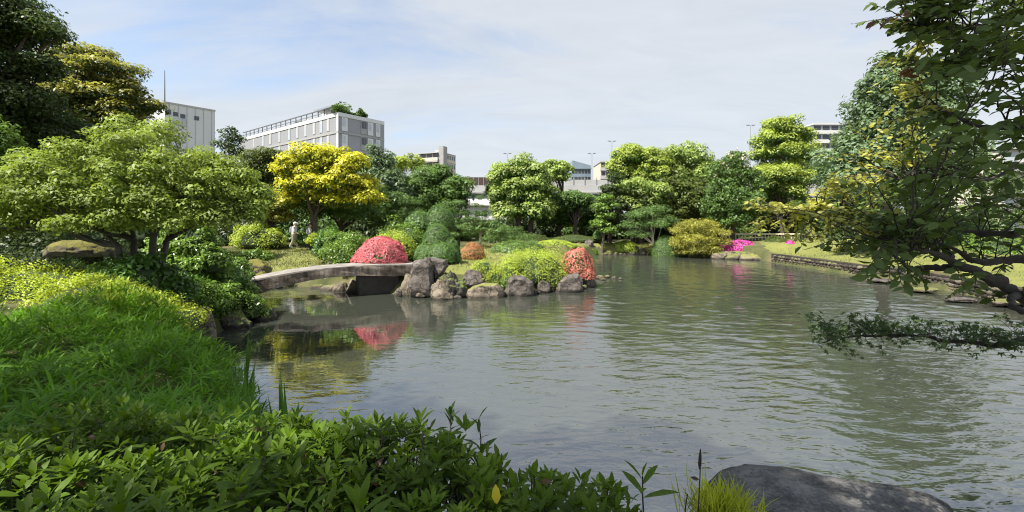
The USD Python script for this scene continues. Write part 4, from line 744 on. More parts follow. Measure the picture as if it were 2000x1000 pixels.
mound('bank_shrub', 'dark low ferny shrub under the spreading tree', 240, 570, 11.4, 90, 50, 'leaf_bank', 7000, .13, seed=144, rough=.3)
mound('bank_shrub', 'loose leafy shrub at the foot of the spreading tree, in front of its stems', 265, 585, 9.0, 74, 84, 'leaf_bank', 5600, .10, seed=147, rough=.5, lobes=[(215, 580, 9.1, 46, 46), (325, 585, 9.4, 46, 50)])
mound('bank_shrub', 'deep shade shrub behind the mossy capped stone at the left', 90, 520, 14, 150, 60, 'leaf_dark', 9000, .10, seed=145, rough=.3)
mound('bank_shrub', 'low leafy plants on the shaded edge of the lawn behind the bridge', 495, 505, 19.5, 34, 14, 'leaf_bush', 2200, .09, seed=146, rough=.3)
for nm, px, py, D, rx, h, sd in HEDGES:
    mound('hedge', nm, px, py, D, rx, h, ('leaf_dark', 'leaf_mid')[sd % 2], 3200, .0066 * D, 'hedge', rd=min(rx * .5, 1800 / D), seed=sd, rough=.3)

# ------------------------------------------------------------------ rocks
def rock_mesh(c, r, seed, sub=4, rough=.22, facets=9, sq=1.0, flat_top=None):
    """A weathered boulder: an ellipsoid cut by planes and roughened."""
    rng = np.random.default_rng(seed); s = trimesh.creation.icosphere(sub); d = s.vertices
    v = d.copy()
    for _ in range(facets):
        n = unit(rng.normal(size=3)); h = rng.uniform(.62, .9); o = (v @ n) - h
        v = v - np.clip(o, 0, None)[:, None] * n * .9
    if flat_top: v[:, 2] = np.minimum(v[:, 2], flat_top + .1 * (v[:, 2] - flat_top))
    off = np.asarray(c) * 1.7
    v = v * (1 + rough * (meshkit.fbm(d * 1.6 + off, 3, seed) - .5) * 2 + rough * .5 * (meshkit.fbm(d * 6 + off, 3, seed + 9) - .5))[:, None]
    return np.asarray(c) + v * r, s.faces
def rock(name, label, px, pyw, D, w, h, m, seed, rd=None, sub=4, group=None, lean=0, **kw):
    """px: middle, pyw: row of its foot, w and h: half width and height in picture units."""
    k = D / F; c = at(px, pyw, D); r = np.array([w * k, (rd or w * .8) * k, h * k * 1.04])
    v, f = rock_mesh(c + [0, 0, -.02], r, seed, sub, **kw)
    v[:, 2] = np.where(v[:, 2] < c[2], c[2] + (v[:, 2] - c[2]) * .5, v[:, 2])
    v[:, 0] += lean * (v[:, 2] - c[2])
    return single(name, (v, f), m, label, 'rock', group, smooth=35)
def hull_rock(name, label, outline, D, depth, m, seed, rough=.05, back=.8, group=None, cat_='rock'):
    """A rock with the outline seen in the photograph, its depth and a rounded back and front."""
    rng = np.random.default_rng(seed); o = np.array([at(x, y, D) for x, y in outline]); c = o.mean(0); P = []
    for f, sc in ((-.5, .72), (-.28, .94), (0, 1.0), (.3, .97), (.5, back)):
        q = c + (o - c) * sc; q[:, 2] = np.minimum(q[:, 2], c[2] + (o[:, 2] - c[2]) * (sc * .7 + .3)); q[:, 1] += f * depth + (1 - sc) * rng.normal() * .1; P.append(q)
    P = np.vstack(P); low = P[:, 2] < .12; P[low, 2] -= .3
    h = trimesh.convex.convex_hull(P); v, f = trimesh.remesh.subdivide_to_size(h.vertices, h.faces, .10, max_iter=12)
    h = trimesh.Trimesh(v, f); trimesh.smoothing.filter_taubin(h, iterations=6); n = h.vertex_normals
    w = meshkit.fbm(h.vertices * 2.2 + seed, 4, seed) - .5; w2 = np.abs(meshkit.fbm(h.vertices * 4.5 + seed, 3, seed + 3) - .5)
    return single(name, (h.vertices + n * (w * rough * 4 - w2 * rough * 2)[:, None], h.faces), m, label, cat_, group, smooth=40)
hull_rock('boulder', 'tall brown upright boulder with a diagonal crack at its right, next to the bridge end', [(799, 574), (799, 532), (809, 510), (836, 502), (848, 516), (846, 545), (850, 574)], 17.6, .95, 'rock_brown', 203)
hull_rock('boulder', 'brown wedge of rock split off the right shoulder of the cracked boulder', [(842, 503), (872, 507), (876, 519), (862, 536), (852, 548), (850, 522)], 17.9, .8, 'rock_brown', 204, .04)
rock('boulder', 'black pitted volcanic rock right of the cracked boulder', 884, 572, 17.4, 30, 42, 'rock_black', 205, rough=.5, sub=5)
rock('boulder', 'slanting grey stone at the foot of the black volcanic rock', 866, 578, 17.0, 22, 34, 'rock_pale', 206, lean=-.2)
hull_rock('boulder', 'pale flat topped boulder at the island waterline', [(908, 579), (912, 566), (924, 557), (944, 552), (974, 554), (984, 565), (987, 578)], 17.45, .8, 'rock_pale', 207)
hull_rock('boulder', 'grey brown blocky boulder right of the pale flat one', [(984, 577), (989, 548), (1000, 538), (1026, 540), (1040, 551), (1047, 574)], 17.8, .8, 'rock_brown', 208)
hull_rock('boulder', 'large rounded brown boulder below the coral azalea', [(1076, 567), (1088, 549), (1104, 538), (1130, 534), (1138, 548), (1137, 564)], 18.9, 1.0, 'rock_brown', 209)
rock('boulder', 'small brown boulder at the right tip of the island', 1150, 556, 20.0, 14, 20, 'rock_brown', 210)
rock('boulder', 'brown stone between the blocky boulder and the rounded boulder', 1060, 566, 18.5, 15, 18, 'rock_brown', 211)
rock('boulder', 'mossy upright stone left of the cracked boulder, by the bridge end', 797, 572, 17.7, 15, 40, 'rock_pale', 212)
rock('boulder', 'reddish brown stone behind the pale flat boulder', 925, 552, 18.2, 22, 26, 'rock_brown', 213)
sm = [(905, 580, 17.3, 8, 7), (990, 578, 17.6, 7, 7), (1044, 572, 18.1, 9, 8), (1052, 573, 18.2, 6, 5), (1068, 569, 18.6, 8, 8), (1078, 568, 18.7, 6, 5), (822, 577, 17.2, 10, 8), (780, 576, 17.6, 9, 14), (852, 580, 17.0, 12, 10), (894, 583, 17.0, 10, 7), (1140, 562, 19.6, 8, 8), (1036, 575, 17.8, 6, 6)]
for i, (px, py, D, w, h) in enumerate(sm):
    rock('shore_stone', 'small brown stone wedged at the waterline along the island front', px, py, D, w, h, ('rock_shore', 'rock_brown')[i % 2], 220 + i, sub=3, group='small stones along the island waterline')
for i, (px, py, D, w, h) in enumerate([(1172, 541, 22.8, 9, 5), (1186, 540, 23.2, 7, 4), (1200, 543, 22.8, 6, 4), (1178, 545, 22.4, 8, 3), (1212, 544, 22.6, 5, 3)]):
    rock('shore_stone', 'low stone of the little shoal off the right tip of the island', px, py, D, w, h, 'rock_pale', 240 + i, sub=3, group='shoal stones off the island tip')
# bank behind the bridge
for i, (px, py, D, w, h, nm) in enumerate([(645, 572, 19.2, 20, 20, 'grey stone under the middle of the bridge, left of three'), (668, 573, 18.9, 18, 26, 'grey block stone under the bridge, middle of three'), (690, 573, 18.6, 14, 30, 'squared pale stone beside the dark bridge support'),
                                           (620, 566, 19.8, 18, 12, 'low stone at the back of the channel under the bridge'), (648, 524, 20.5, 12, 20, 'upright grey stone showing over the bridge deck'), (612, 527, 20.6, 16, 10, 'low stone behind the bridge deck at the lawn edge'),
                                           (500, 530, 17.5, 34, 24, 'broad shaded grey rock behind the near end of the bridge'), (552, 562, 20.0, 24, 8, 'flat stone at the far water edge seen under the bridge')]):
    rock('bank_rock', nm, px, py, D, w, h, 'rock_pale' if i < 6 else 'rock_mossy', 250 + i)
# left bank
rock('boulder', 'light patched boulder at the water on the left bank, below the bridge', 392, 665, 11.0, 27, 76, 'rock_pale', 261, facets=8, rough=.15)
rock('boulder', 'dark wet rock at the water under the drooping bank shrub', 516, 632, 13.4, 30, 36, 'rock_black', 262, rough=.2)
rock('boulder', 'dark rock in the shadow below the drooping bank shrub', 455, 640, 12.6, 40, 34, 'rock_black', 263, rough=.25)
rock('boulder', 'brown squared rock between the bank shrubs near the bridge', 425, 548, 14.2, 16, 34, 'rock_mossy', 264)
t = thing('mossy_stone', 'old stone with a broad mossy cap over a dark recess, left of the spreading tree', 'stone', at(170, 520, 12.0))
cp_ = rock_mesh(at(165, 492, 12.0), np.array([.86, .7, .38]), 265, 4, .12, 5); vv = cp_[0].copy(); vv[:, 2] = np.maximum(vv[:, 2], at(0, 500, 12)[2] + .05 * (vv[:, 2] - at(0, 500, 12)[2]))
part(t, 'cap', (vv, cp_[1]), 'rock_mossy', smooth=40)
part(t, 'support', box(at(165, 512, 12.0), (.55, .5, .36)), 'rock_black')
part(t, 'foot', box(at(165, 535, 12.0), (.8, .7, .3)), 'rock_mossy')
# far bank rocks
jag = [(1150, 487, 39, 10, 22, 'jagged upright rock left of the topiary ball'), (1132, 490, 39, 12, 16, 'lower jagged rock at the left of the upright one'), (1165, 492, 39.4, 10, 14, 'brown rock below the topiary ball'), (1182, 495, 40, 12, 12, 'pale brown rock at the far water edge right of the topiary ball'),
       (1240, 496, 39.8, 10, 16, 'dark rock under the leaning pine, left of two'), (1256, 497, 39.6, 10, 12, 'dark rock under the leaning pine, right of two'), (1200, 497, 40, 10, 7, 'flat pale rock at the far waterline')]
for i, (px, py, D, w, h, nm) in enumerate(jag):
    rock('far_rock', nm, px, py, D, w, h, ('rock_brown', 'rock_shore')[i % 2], 270 + i, sub=3, rough=.35)
rf = np.random.default_rng(8)
for i in range(18):
    px = 1122 + i * 9 + rf.uniform(-3, 3); w = rf.uniform(3.5, 7)
    q = onwater(px, 497.5); D = 38.6 + rf.uniform(-.5, .6)
    rock('shore_stone', 'small grey brown stone lining the far waterline under the hedges and pine', px, 497.5, D, w, w * .9, 'rock_shore', 290 + i, sub=2, group='small stones lining the far waterline')
# stone ledge under the magenta azalea
led = [(1408, 503, 35.2, 18, 13), (1432, 504, 35.0, 20, 12), (1462, 505, 34.6, 22, 12), (1486, 507, 34.0, 14, 10), (1420, 496, 35.8, 20, 8), (1450, 497, 35.4, 26, 9), (1482, 497, 35.0, 22, 9), (1497, 486, 35.5, 17, 5)]
nm = ['leftmost stone of the ledge below the magenta azalea, at the water', 'flat stone at the water, second from the left in the ledge', 'flat stone at the water, third from the left in the ledge', 'rightmost water stone of the ledge where the wall begins', 'upper left slab of the ledge right below the magenta azalea', 'upper middle slab of the ledge right below the magenta azalea', 'upper right slab of the ledge beside the olive bush', 'thin flat slab in front of the olive bush']
for i, ((px, py, D, w, h), n_) in enumerate(zip(led, nm)):
    rock('ledge_stone', n_, px, py, D - .5, w * 1.15, h * 1.2, ('rock_pale', 'rock_shore')[i % 2], 320 + i, sub=3, flat_top=.6, rough=.2)
rw = np.random.default_rng(31)
# the stone retaining wall of the right lawn
w0, w1, w2, w3 = np.array([18.45, 31.9]), np.array([18.6, 25.0]), np.array([18.95, 21.3]), np.array([18.2, 17.4]); w4 = np.array([17.0, 14.0])
line = LineString([w0, w1, w2, w3, w4]); wl = thing('stone_wall', 'low dark rubble stone wall holding up the lawn on the right bank', 'wall', (*w0, 0))
n_st = 0
core = []
for s0 in np.arange(0, line.length - .01, .6):
    p, q = np.array(line.interpolate(s0).coords[0]), np.array(line.interpolate(min(s0 + .6, line.length)).coords[0]); m_ = (p + q) / 2
    core.append(box((m_[0] + .30, m_[1], .06), (.36, np.linalg.norm(q - p) + .02, 1.0), rz=math.atan2(-(q - p)[0], (q - p)[1])))
part(wl, 'backing', cat(core), 'abutment')
part(wl, 'coping', cat([(a, b) for a, b in [(v * [1, 1, 0] + np.c_[np.zeros((len(v), 2)), (v[:, 2] > .2) * .05 + .563], f) for v, f in core]]), 'wall_stone')
for row in range(3):
    s0 = .05 + row * .12
    while s0 < line.length - .3 and n_st < 200:
        L_ = rw.uniform(.22, .42); p = np.array(line.interpolate(s0 + L_ / 2).coords[0])
        v, f = rock_mesh(V3(p[0] + .10, p[1], .09 + row * .175), np.array([.11, L_ * .52, .095]), 400 + n_st, 1, .25, 5)
        part(wl, 'stone', (v, f), ('wall_stone', 'wall_stone', 'rock_shore')[int(rw.integers(3))]); s0 += L_; n_st += 1
for i, (px, py, D, w, h) in enumerate([(1720, 548, 21.5, 26, 6), (1800, 566, 18.6, 30, 8), (1870, 585, 16.4, 30, 9), (1960, 590, 15.6, 40, 10)]):
    rock('bank_rock', ['flat pale stone at the water below the right wall', 'flat stone by the wall corner, under the near branches', 'flat stone at the water behind the forked branch', 'long pale stone at the right edge behind the thick branch'][i], px, py, D, w, h, 'rock_shore' if i % 2 else 'rock_brown', 340 + i, flat_top=.5)
# near flat rock at the bottom right
def near_rock():
    rng = np.random.default_rng(77)
    out = np.array([(1.75, 4.10), (2.05, 4.75), (2.45, 5.25), (2.75, 5.38), (3.3, 5.28), (3.9, 5.05), (4.28, 4.95), (4.5, 4.62), (4.45, 4.3), (4.62, 3.9), (4.3, 3.4), (3.2, 3.2), (2.2, 3.4)])
    P = Polygon(out).buffer(.06).buffer(-.03)
    x, y = np.meshgrid(np.linspace(1.5, 4.9, 150), np.linspace(3.0, 5.6, 120), indexing='ij')
    pts = shapely.points(x.ravel() + .05 * np.sin(y.ravel() * 9), y.ravel()); d = shapely.distance(pts, P.exterior) * np.where(shapely.contains(P, pts), 1, -1); d = d.reshape(x.shape)
    n = meshkit.fbm(np.stack([x * 1.3, y * 1.3, 0 * x], -1), 5, 4) - .5; n2 = meshkit.fbm(np.stack([x * 7, y * 7, 0 * x], -1), 4, 6) - .5
    z = np.where(d > 0, -.0 + .12 * (1 - np.exp(-d * 14)) + .04 * np.clip(d, 0, 1), d * 2.0) + n * .13 * np.clip(d * 3, 0, 1) + n2 * .04
    z = np.maximum(z, -.6)
    i = np.arange(x.size).reshape(x.shape); q = np.stack([i[:-1, :-1], i[1:, :-1], i[1:, 1:], i[:-1, 1:]], -1).reshape(-1, 4)
    single('flat_rock', (np.stack([x, y, z], -1).reshape(-1, 3), np.vstack([q[:, [0, 1, 2]], q[:, [0, 2, 3]]])), 'rock_near', 'large flat grey rock at the bottom right, shaded and dappled with sun', 'rock', smooth=True)
near_rock()

# ------------------------------------------------------------------ the bridge
def bridge():
    a, b = np.array([-9.35, 15.7]), np.array([-4.2, 18.45]); d = unit(b - a); s = np.array([-d[1], d[0]])   # s: away from the viewer
    t = thing('stone_bridge', 'gently arched grey stone slab bridge without railings, leading to the island', 'bridge', (*a, .4))
    n = 41; u = np.linspace(0, 1, n); Lb = np.linalg.norm(b - a)
    top = .78 + .40 * u + .30 * 4 * u * (1 - u) * (.55 + .45 * (1 - u)) - .02
    th = .40 + .05 * np.cos(u * 6.28)
    W = 1.15
    rng = np.random.default_rng(3)
    prof = [(0, 0.02), (.10, 0.0), (W - .10, 0), (W, .02)]                         # top from near edge to far edge: (across, drop)
    V, rows = [], 12
    wob = lambda k: .025 * (meshkit.fbm(np.stack([u * 14, 0 * u + k * .9, 0 * u], -1), 3, 2) - .5) * 2
    ring = []
    for k in range(6): ring.append((-.03 + .0 * k, -.06 - k / 5, True))             # near face downwards
    pts = []
    for k, (ac, fr, _) in enumerate(ring): pts.append(np.c_[np.outer(np.ones(n), a) + np.outer(u * Lb, d) + np.outer(ac + wob(k) * 2.0, s), top + fr * th * (1.0) + (wob(k + 7) if 0 < k else 0)])
    pts.append(np.c_[np.outer(np.ones(n), a) + np.outer(u * Lb, d) + np.outer(0 * u + W, s), top - th])
    pts.append(np.c_[np.outer(np.ones(n), a) + np.outer(u * Lb, d) + np.outer(0 * u + W, s), top - .05])
    m = len(pts); V = np.array(pts).transpose(1, 0, 2).reshape(-1, 3)
    i, j = np.meshgrid(np.arange(n - 1), np.arange(m), indexing='ij')
    q = np.stack([i * m + j, (i + 1) * m + j, (i + 1) * m + (j + 1) % m, i * m + (j + 1) % m], -1).reshape(-1, 4)
    caps = [[0, k, k + 1] for k in range(1, m - 1)] + [[(n - 1) * m, (n - 1) * m + k + 1, (n - 1) * m + k] for k in range(1, m - 1)]
    part(t, 'span', (V, np.vstack([q[:, [0, 1, 2]], q[:, [0, 2, 3]], caps])), 'bridge_side', smooth=35)
    # paler walking surface as a separate slab lying on the span
    D_ = []
    for ac, dz in ((-.02, -.055), (-.01, .0), (.06, .02), (W * .5, .03), (W - .06, .02), (W + .01, 0), (W + .02, -.045)):
        D_.append(np.c_[np.outer(np.ones(n), a) + np.outer(-.3 + u * (Lb + .6), d) + np.outer(0 * u + ac, s), top + dz + .004])
    m = len(D_); V = np.array(D_).transpose(1, 0, 2).reshape(-1, 3); i, j = np.meshgrid(np.arange(n - 1), np.arange(m - 1), indexing='ij')
    q = np.stack([i * m + j, (i + 1) * m + j, (i + 1) * m + j + 1, i * m + j + 1], -1).reshape(-1, 4)
    part(t, 'deck', (V, np.vstack([q[:, [0, 1, 2]], q[:, [0, 2, 3]]])), 'bridge_deck', smooth=35)
    c = a + d * Lb * .79 + s * .62
    part(t, 'support', box((c[0], c[1], .22), (1.55, .95, 1.1), rz=math.atan2(d[1], d[0])), 'abutment')  # dark block standing in for the shaded opening under the span
    c = a + d * .1 + s * .55
    part(t, 'support', box((c[0] - .5, c[1], .12), (1.0, 1.0, .75), rz=math.atan2(d[1], d[0])), 'abutment')
bridge()

# ------------------------------------------------------------------ fence, posts, garden wall
D = 40.0
fz = thing('bamboo_fence', 'low pale fence with a long top rail behind the magenta azalea', 'fence', at(1405, 478, D))
for x0, x1 in ((1408, 1470), (1471, 1535), (1536, 1600)):
    part(fz, 'rail', box((at(x0, 457, D) + at(x1, 457, D)) / 2, (at(x1, 457, D) - at(x0, 457, D))[0] * np.array([1, 0, 0]) + [0, .08, .16]), 'bamboo')
for k in range(30):
    p = at(1412 + k * 6.4, 466, D) + [0, .05, 0]; part(fz, 'slat', box(p, (.07, .03, .75)), 'bamboo')
D = 55.0
gw = thing('garden_wall', 'long pale garden wall in the shade behind the far bank trees', 'wall', (-6, D, 1.2))
for k in range(26):
    x = -8 + 1.9 * k
    part(gw, 'wall_panel', box((x, D, 2.1), (1.82, .12, 1.9)), 'beige' if k % 3 else 'concrete_white')
    part(gw, 'post', box((x - .95, D, 2.15), (.10, .2, 2.1)), 'metal_grey')

# ------------------------------------------------------------------ people
def hull_chain(bones, edge=.03, it=6):
    man = None
    for (p, r), (q, s) in bones:
        a = m3.Manifold.sphere(r, 14).translate(list(map(float, p))); b_ = m3.Manifold.sphere(s, 14).translate(list(map(float, q)))
        h = m3.Manifold.batch_hull([a, b_]); man = h if man is None else man + h
    man = man.refine_to_length(edge * 1.4); mm = man.to_mesh(); t = trimesh.Trimesh(mm.vert_properties[:, :3], mm.tri_verts)
    trimesh.smoothing.filter_taubin(t, iterations=it); return t
def person(label, px, pyf, D, shirt, trousers, facing, hat=None, bag=None, h=1.64, stride=.2):
    p0 = at(px, pyf, D); p0[2] = p0[2]
    t = thing('person', label, 'person', p0)
    s = h / 1.64; f = np.array([math.cos(facing), math.sin(facing), 0]); l = np.array([-f[1], f[0], 0]); U = np.array([0, 0, 1.])
    J = lambda a, b, c: p0 + (f * a + l * b + U * c) * s
    hipL, hipR, kneeL, kneeR = J(0, .09, .86), J(0, -.09, .86), J(.10, .09, .47), J(-.02, -.09, .46)
    ankL, ankR = J(stride * .8, .09, .08), J(-stride, -.09, .10); toeL, toeR = J(stride * .8 + .16, .09, .04), J(-stride + .15, -.09, .04)
    pel, chest, neck, head = J(0, 0, .90), J(.03, 0, 1.20), J(.05, 0, 1.38), J(.08, 0, 1.53)
    shL, shR = J(.04, .17, 1.31), J(.04, -.17, 1.31); elL, elR = J(-.06, .21, 1.06), J(.10, -.21, 1.06); wrL, wrR = J(.06, .20, .86), J(.26, -.17, .95)
    hands = []
    for w, e, sd in ((wrL, elL, 1), (wrR, elR, -1)):
        dr = unit(w - e); hands += [((w, .026 * s), (w + dr * .07 * s, .034 * s))]
        for k in range(4):
            o = f * (.028 - .018 * k) * s; hands += [((w + dr * .08 * s + o, .010 * s), (w + dr * (.15 - .01 * abs(k - 1)) * s + o * 1.1 + f * .01, .007 * s))]
        hands += [((w + dr * .03 * s, .012 * s), (w + dr * .08 * s + f * .055 * s, .009 * s))]
    skull = [((head, .095 * s), (head + U * .035 * s, .098 * s)), ((head + f * .03 * s - U * .05 * s, .06 * s), (head + f * .045 * s - U * .075 * s, .045 * s)), ((head + f * .095 * s, .014 * s), (head + f * .112 * s - U * .025 * s, .016 * s)),
             ((head + l * .095 * s - U * .01 * s, .018 * s), (head + l * .1 * s + U * .02 * s, .02 * s)), ((head - l * .095 * s - U * .01 * s, .018 * s), (head - l * .1 * s + U * .02 * s, .02 * s))]
    body = [((pel, .13 * s), (chest, .145 * s)), ((chest, .145 * s), (neck, .075 * s)), ((neck, .055 * s), (head, .055 * s)), ((chest + U * .06 * s, .1 * s), (shL, .06 * s)), ((chest + U * .06 * s, .1 * s), (shR, .06 * s)),
            ((shL, .052 * s), (elL, .04 * s)), ((elL, .04 * s), (wrL, .027 * s)), ((shR, .052 * s), (elR, .04 * s)), ((elR, .04 * s), (wrR, .027 * s)),
            ((hipL, .085 * s), (kneeL, .058 * s)), ((kneeL, .058 * s), (ankL, .038 * s)), ((hipR, .085 * s), (kneeR, .058 * s)), ((kneeR, .058 * s), (ankR, .038 * s)), ((pel, .12 * s), (hipL, .09 * s)), ((pel, .12 * s), (hipR, .09 * s)),
            ((ankL, .04 * s), (toeL, .034 * s)), ((ankR, .04 * s), (toeR, .034 * s))]
    part(t, 'body', hull_chain(body + skull + hands, .035, 3), 'skin', smooth=True)
    g = .018 * s
    part(t, 'shirt', hull_chain([((pel + U * .03 * s, .13 * s + g), (chest, .148 * s + g)), ((chest, .148 * s + g), (neck - U * .05 * s, .07 * s + g)), ((chest + U * .06 * s, .1 * s + g), (shL, .062 * s + g)), ((chest + U * .06 * s, .1 * s + g), (shR, .062 * s + g)),
                                 ((shL, .055 * s + g), (elL, .045 * s + g)), ((shR, .055 * s + g), (elR, .045 * s + g))], .03), shirt, smooth=True)
    part(t, 'trousers', hull_chain([((pel - U * .02 * s, .125 * s + g), (hipL, .092 * s + g)), ((pel - U * .02 * s, .125 * s + g), (hipR, .092 * s + g)), ((hipL, .088 * s + g), (kneeL, .062 * s + g)), ((kneeL, .062 * s + g), (ankL, .046 * s + g)), ((hipR, .088 * s + g), (kneeR, .062 * s + g)), ((kneeR, .062 * s + g), (ankR, .046 * s + g))], .03), trousers, smooth=True)
    part(t, 'hair', hull_chain([((head + U * .035 * s - f * .02 * s, .104 * s), (head + U * .05 * s, .102 * s)), ((head - f * .045 * s - U * .03 * s, .07 * s), (head - f * .03 * s + U * .03 * s, .1 * s))], .03), hat or 'hair', smooth=True)
    for e in (1, -1): part(t, 'eye', trimesh.creation.icosphere(1, .011 * s).apply_translation(head + f * .098 * s + l * .034 * e * s + U * .015 * s), 'hair')
    part(t, 'mouth', trimesh.creation.icosphere(1, .012 * s).apply_translation(head + f * .088 * s - U * .052 * s), 'petal_coral')
    if hat: part(t, 'cap_brim', hull_chain([((head + f * .08 * s + U * .055 * s, .05 * s), (head + f * .15 * s + U * .045 * s, .03 * s))], .02), hat, smooth=True)
    if bag: part(t, 'backpack', hull_chain([((chest - f * .20 * s - U * .18 * s, .11 * s), (chest - f * .19 * s + U * .06 * s, .10 * s))], .03), bag, smooth=True)
    for tt, aa in ((toeL, ankL), (toeR, ankR)): part(t, 'shoe', hull_chain([((aa - U * .03 * s, .048 * s), (tt, .042 * s))], .02), 'shoe', smooth=True)
person('person in a white cap and pale clothes walking right with a grey bag', 574, 484, 27.2, 'shirt_white', 'trousers_pale', .1, 'white_paint', 'shirt_grey', h=1.56)
person('person in a white shirt and dark trousers walking below the golden tree', 603, 485, 27.8, 'shirt_white', 'trousers_dark', .4, None, None, h=1.54)

# ------------------------------------------------------------------ the near bank: azalea shrubs, sasa, reeds
_BV = np.array([[0, 0, 0], [.25, .44, .06], [.25, -.44, .06], [.65, .44, .05], [.65, -.44, .05], [1, 0, 0]])
_BF = np.array([[0, 2, 1], [1, 2, 4], [1, 4, 3], [3, 4, 5]])
FAR = np.array([(-3.2, 1.75), (-2.46, 1.85), (-1.98, 2.03), (-1.75, 2.18), (-.98, 2.12), (-.62, 1.98), (-.32, 2.0), (-.08, 1.8), (.19, 1.68), (.37, 1.59), (.49, 1.42), (.52, 1.2), (.5, .7)])
def azalea_bed():
    rng = np.random.default_rng(7)
    region = Polygon(list(map(tuple, FAR)) + [(.5, .62), (-3.2, .62)])
    cuts = [-3.3, -1.85, -1.0, -.28, .8]
    labels = ['leafy azalea shrub filling the bottom left corner, with dappled sun spots', 'leafy azalea shrub with broken brown twigs, second from the bottom left corner', 'leafy azalea shrub in the middle of the bottom edge, below the bright water', 'leafy azalea shrub with one yellow leaf, tapering towards the grass tuft at the right']
    def zc(x, y, d):
        e = np.clip(d / .30, 0, 1)
        return 2.17 - .30 * (1 - e) ** 2 + .16 * (meshkit.fbm(np.stack([x * 2.2, y * 2.2, 0 * x], -1), 3, 3) - .5) - np.where(x < -1.9, (-1.9 - x) * .10, 0)
    for s in range(4):
        x0, x1 = cuts[s], cuts[s + 1]
        m = int((x1 - x0) * 1.5 * 500)
        q = rng.uniform((x0, .62), (x1, 2.2), (m * 2, 2)); pts = shapely.points(q); q = q[shapely.contains(region, pts)]
        q = q[(meshkit.noise(np.c_[q * 3.4, 0 * q[:, :1]], 21) > .30) | (rng.uniform(size=len(q)) < .25)]; d = shapely.distance(shapely.points(q), LineString(FAR))
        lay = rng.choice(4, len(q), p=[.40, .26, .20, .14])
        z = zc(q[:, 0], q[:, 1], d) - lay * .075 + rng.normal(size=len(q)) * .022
        tall = (rng.uniform(size=len(q)) < .05) & (lay == 0); z[tall] += rng.uniform(.03, .09, tall.sum())
        # leaves hanging over the outer edge
        e = rng.integers(0, len(FAR) - 1, 260); f = rng.uniform(size=(260, 1)); ep = FAR[e] * (1 - f) + FAR[e + 1] * f; ep = ep[(ep[:, 0] > x0) & (ep[:, 0] < x1)]
        ez = 2.0 - rng.uniform(0, .5, len(ep)); q = np.vstack([q, ep]); z = np.r_[z, ez]; lay = np.r_[lay, np.ones(len(ep), int)]
        P = np.c_[q, z]
        k = rng.integers(6, 10, len(P)); i = np.repeat(np.arange(len(P)), k)
        j = np.concatenate([np.arange(a) for a in k]); ang = j * 2.4 + np.repeat(rng.uniform(0, 6.28, len(P)), k) + rng.normal(size=len(i)) * .2
        inner = j / np.repeat(k, k); el = np.radians(8 + 62 * inner) + rng.normal(size=len(i)) * .16
        tilt = unit(rng.normal(size=(len(P), 3)) * [.22, .22, 0] + [0, 0, 1])[i]
        A = np.stack([np.cos(ang) * np.cos(el), np.sin(ang) * np.cos(el), np.sin(el)], -1) + tilt * .15
        N = np.stack([-np.cos(ang) * np.sin(el), -np.sin(ang) * np.sin(el), np.cos(el)], -1) + rng.normal(size=A.shape) * .12
        L = rng.uniform(.040, .072, len(i)) * (1.12 - .5 * inner) * np.repeat(rng.uniform(.8, 1.2, len(P)), k); W = L * rng.uniform(.30, .40, len(i))
        B = P[i] + unit(A) * .006 + np.c_[np.zeros((len(i), 2)), -.028 * (1 - inner)]
        vs, lf = big_leaves(B, A, N, L, W, rng, curl=rng.uniform(.0, .25, len(i)))
        c = vs.mean(1); size = L / np.linalg.norm(c - [0, 0, EYE], axis=1)
        px, py = 1000 + c[:, 0] / c[:, 1] * F, H + (EYE - c[:, 2]) / c[:, 1] * F
        seen = (px > 5) & (px < 1995) & (py < 990) & (lay[i] == 0)
        best = np.argsort(-np.where(seen, size, 0))[:280]; bm = np.zeros(len(i), bool); bm[best] = True
        ctr = P.mean(0); t = thing('azalea_shrub', labels[s], 'azalea', (ctr[0], ctr[1], ground_z(ctr[0], ctr[1])))
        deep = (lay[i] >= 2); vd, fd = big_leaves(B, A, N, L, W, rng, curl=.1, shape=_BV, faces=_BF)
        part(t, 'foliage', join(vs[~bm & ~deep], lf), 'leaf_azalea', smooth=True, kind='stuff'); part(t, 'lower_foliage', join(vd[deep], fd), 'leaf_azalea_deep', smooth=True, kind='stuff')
        for b_ in best: part(t, 'leaf', (vs[b_], lf), 'leaf_azalea', smooth=True)
        st = []
        for a_ in rng.permutation(len(P))[:260]:
            o = V3(ctr[0] + (P[a_][0] - ctr[0]) * .75, P[a_][1] * .9 + .1, 1.35) + rng.normal(size=3) * .05
            st.append(tube(wander(o, P[a_] - [0, 0, .01], 6, .05, rng), np.linspace(.006, .002, 6), 4, cap=False))
        part(t, 'stems', cat(st), 'bark_smooth', kind='stuff')
        k_ = 190; o = P[rng.integers(0, len(P), k_)] + rng.normal(size=(k_, 3)) * [.04, .04, .02] - [0, 0, .05]
        v, f_ = big_leaves(o, rng.normal(size=(k_, 3)), rng.normal(size=(k_, 3)) * .7 + [0, 0, .6], rng.uniform(.03, .06, k_), rng.uniform(.012, .02, k_), rng, curl=rng.uniform(0, .5, k_)); part(t, 'withered_leaves', join(v, f_), 'leaf_dead', kind='stuff')
        if s == 3:
            p = at(968, 966, 1.25); v, f_ = big_leaves(p[None] + [0, 0, .03], np.array([[.05, 0, -1.]]), np.array([[0, -1., .1]]), np.array([.06]), np.array([.026]), rng, curl=.05)
            part(t, 'leaf', (v[0], f_), 'yellow_leaf', label='single yellow leaf', smooth=True)
azalea_bed()
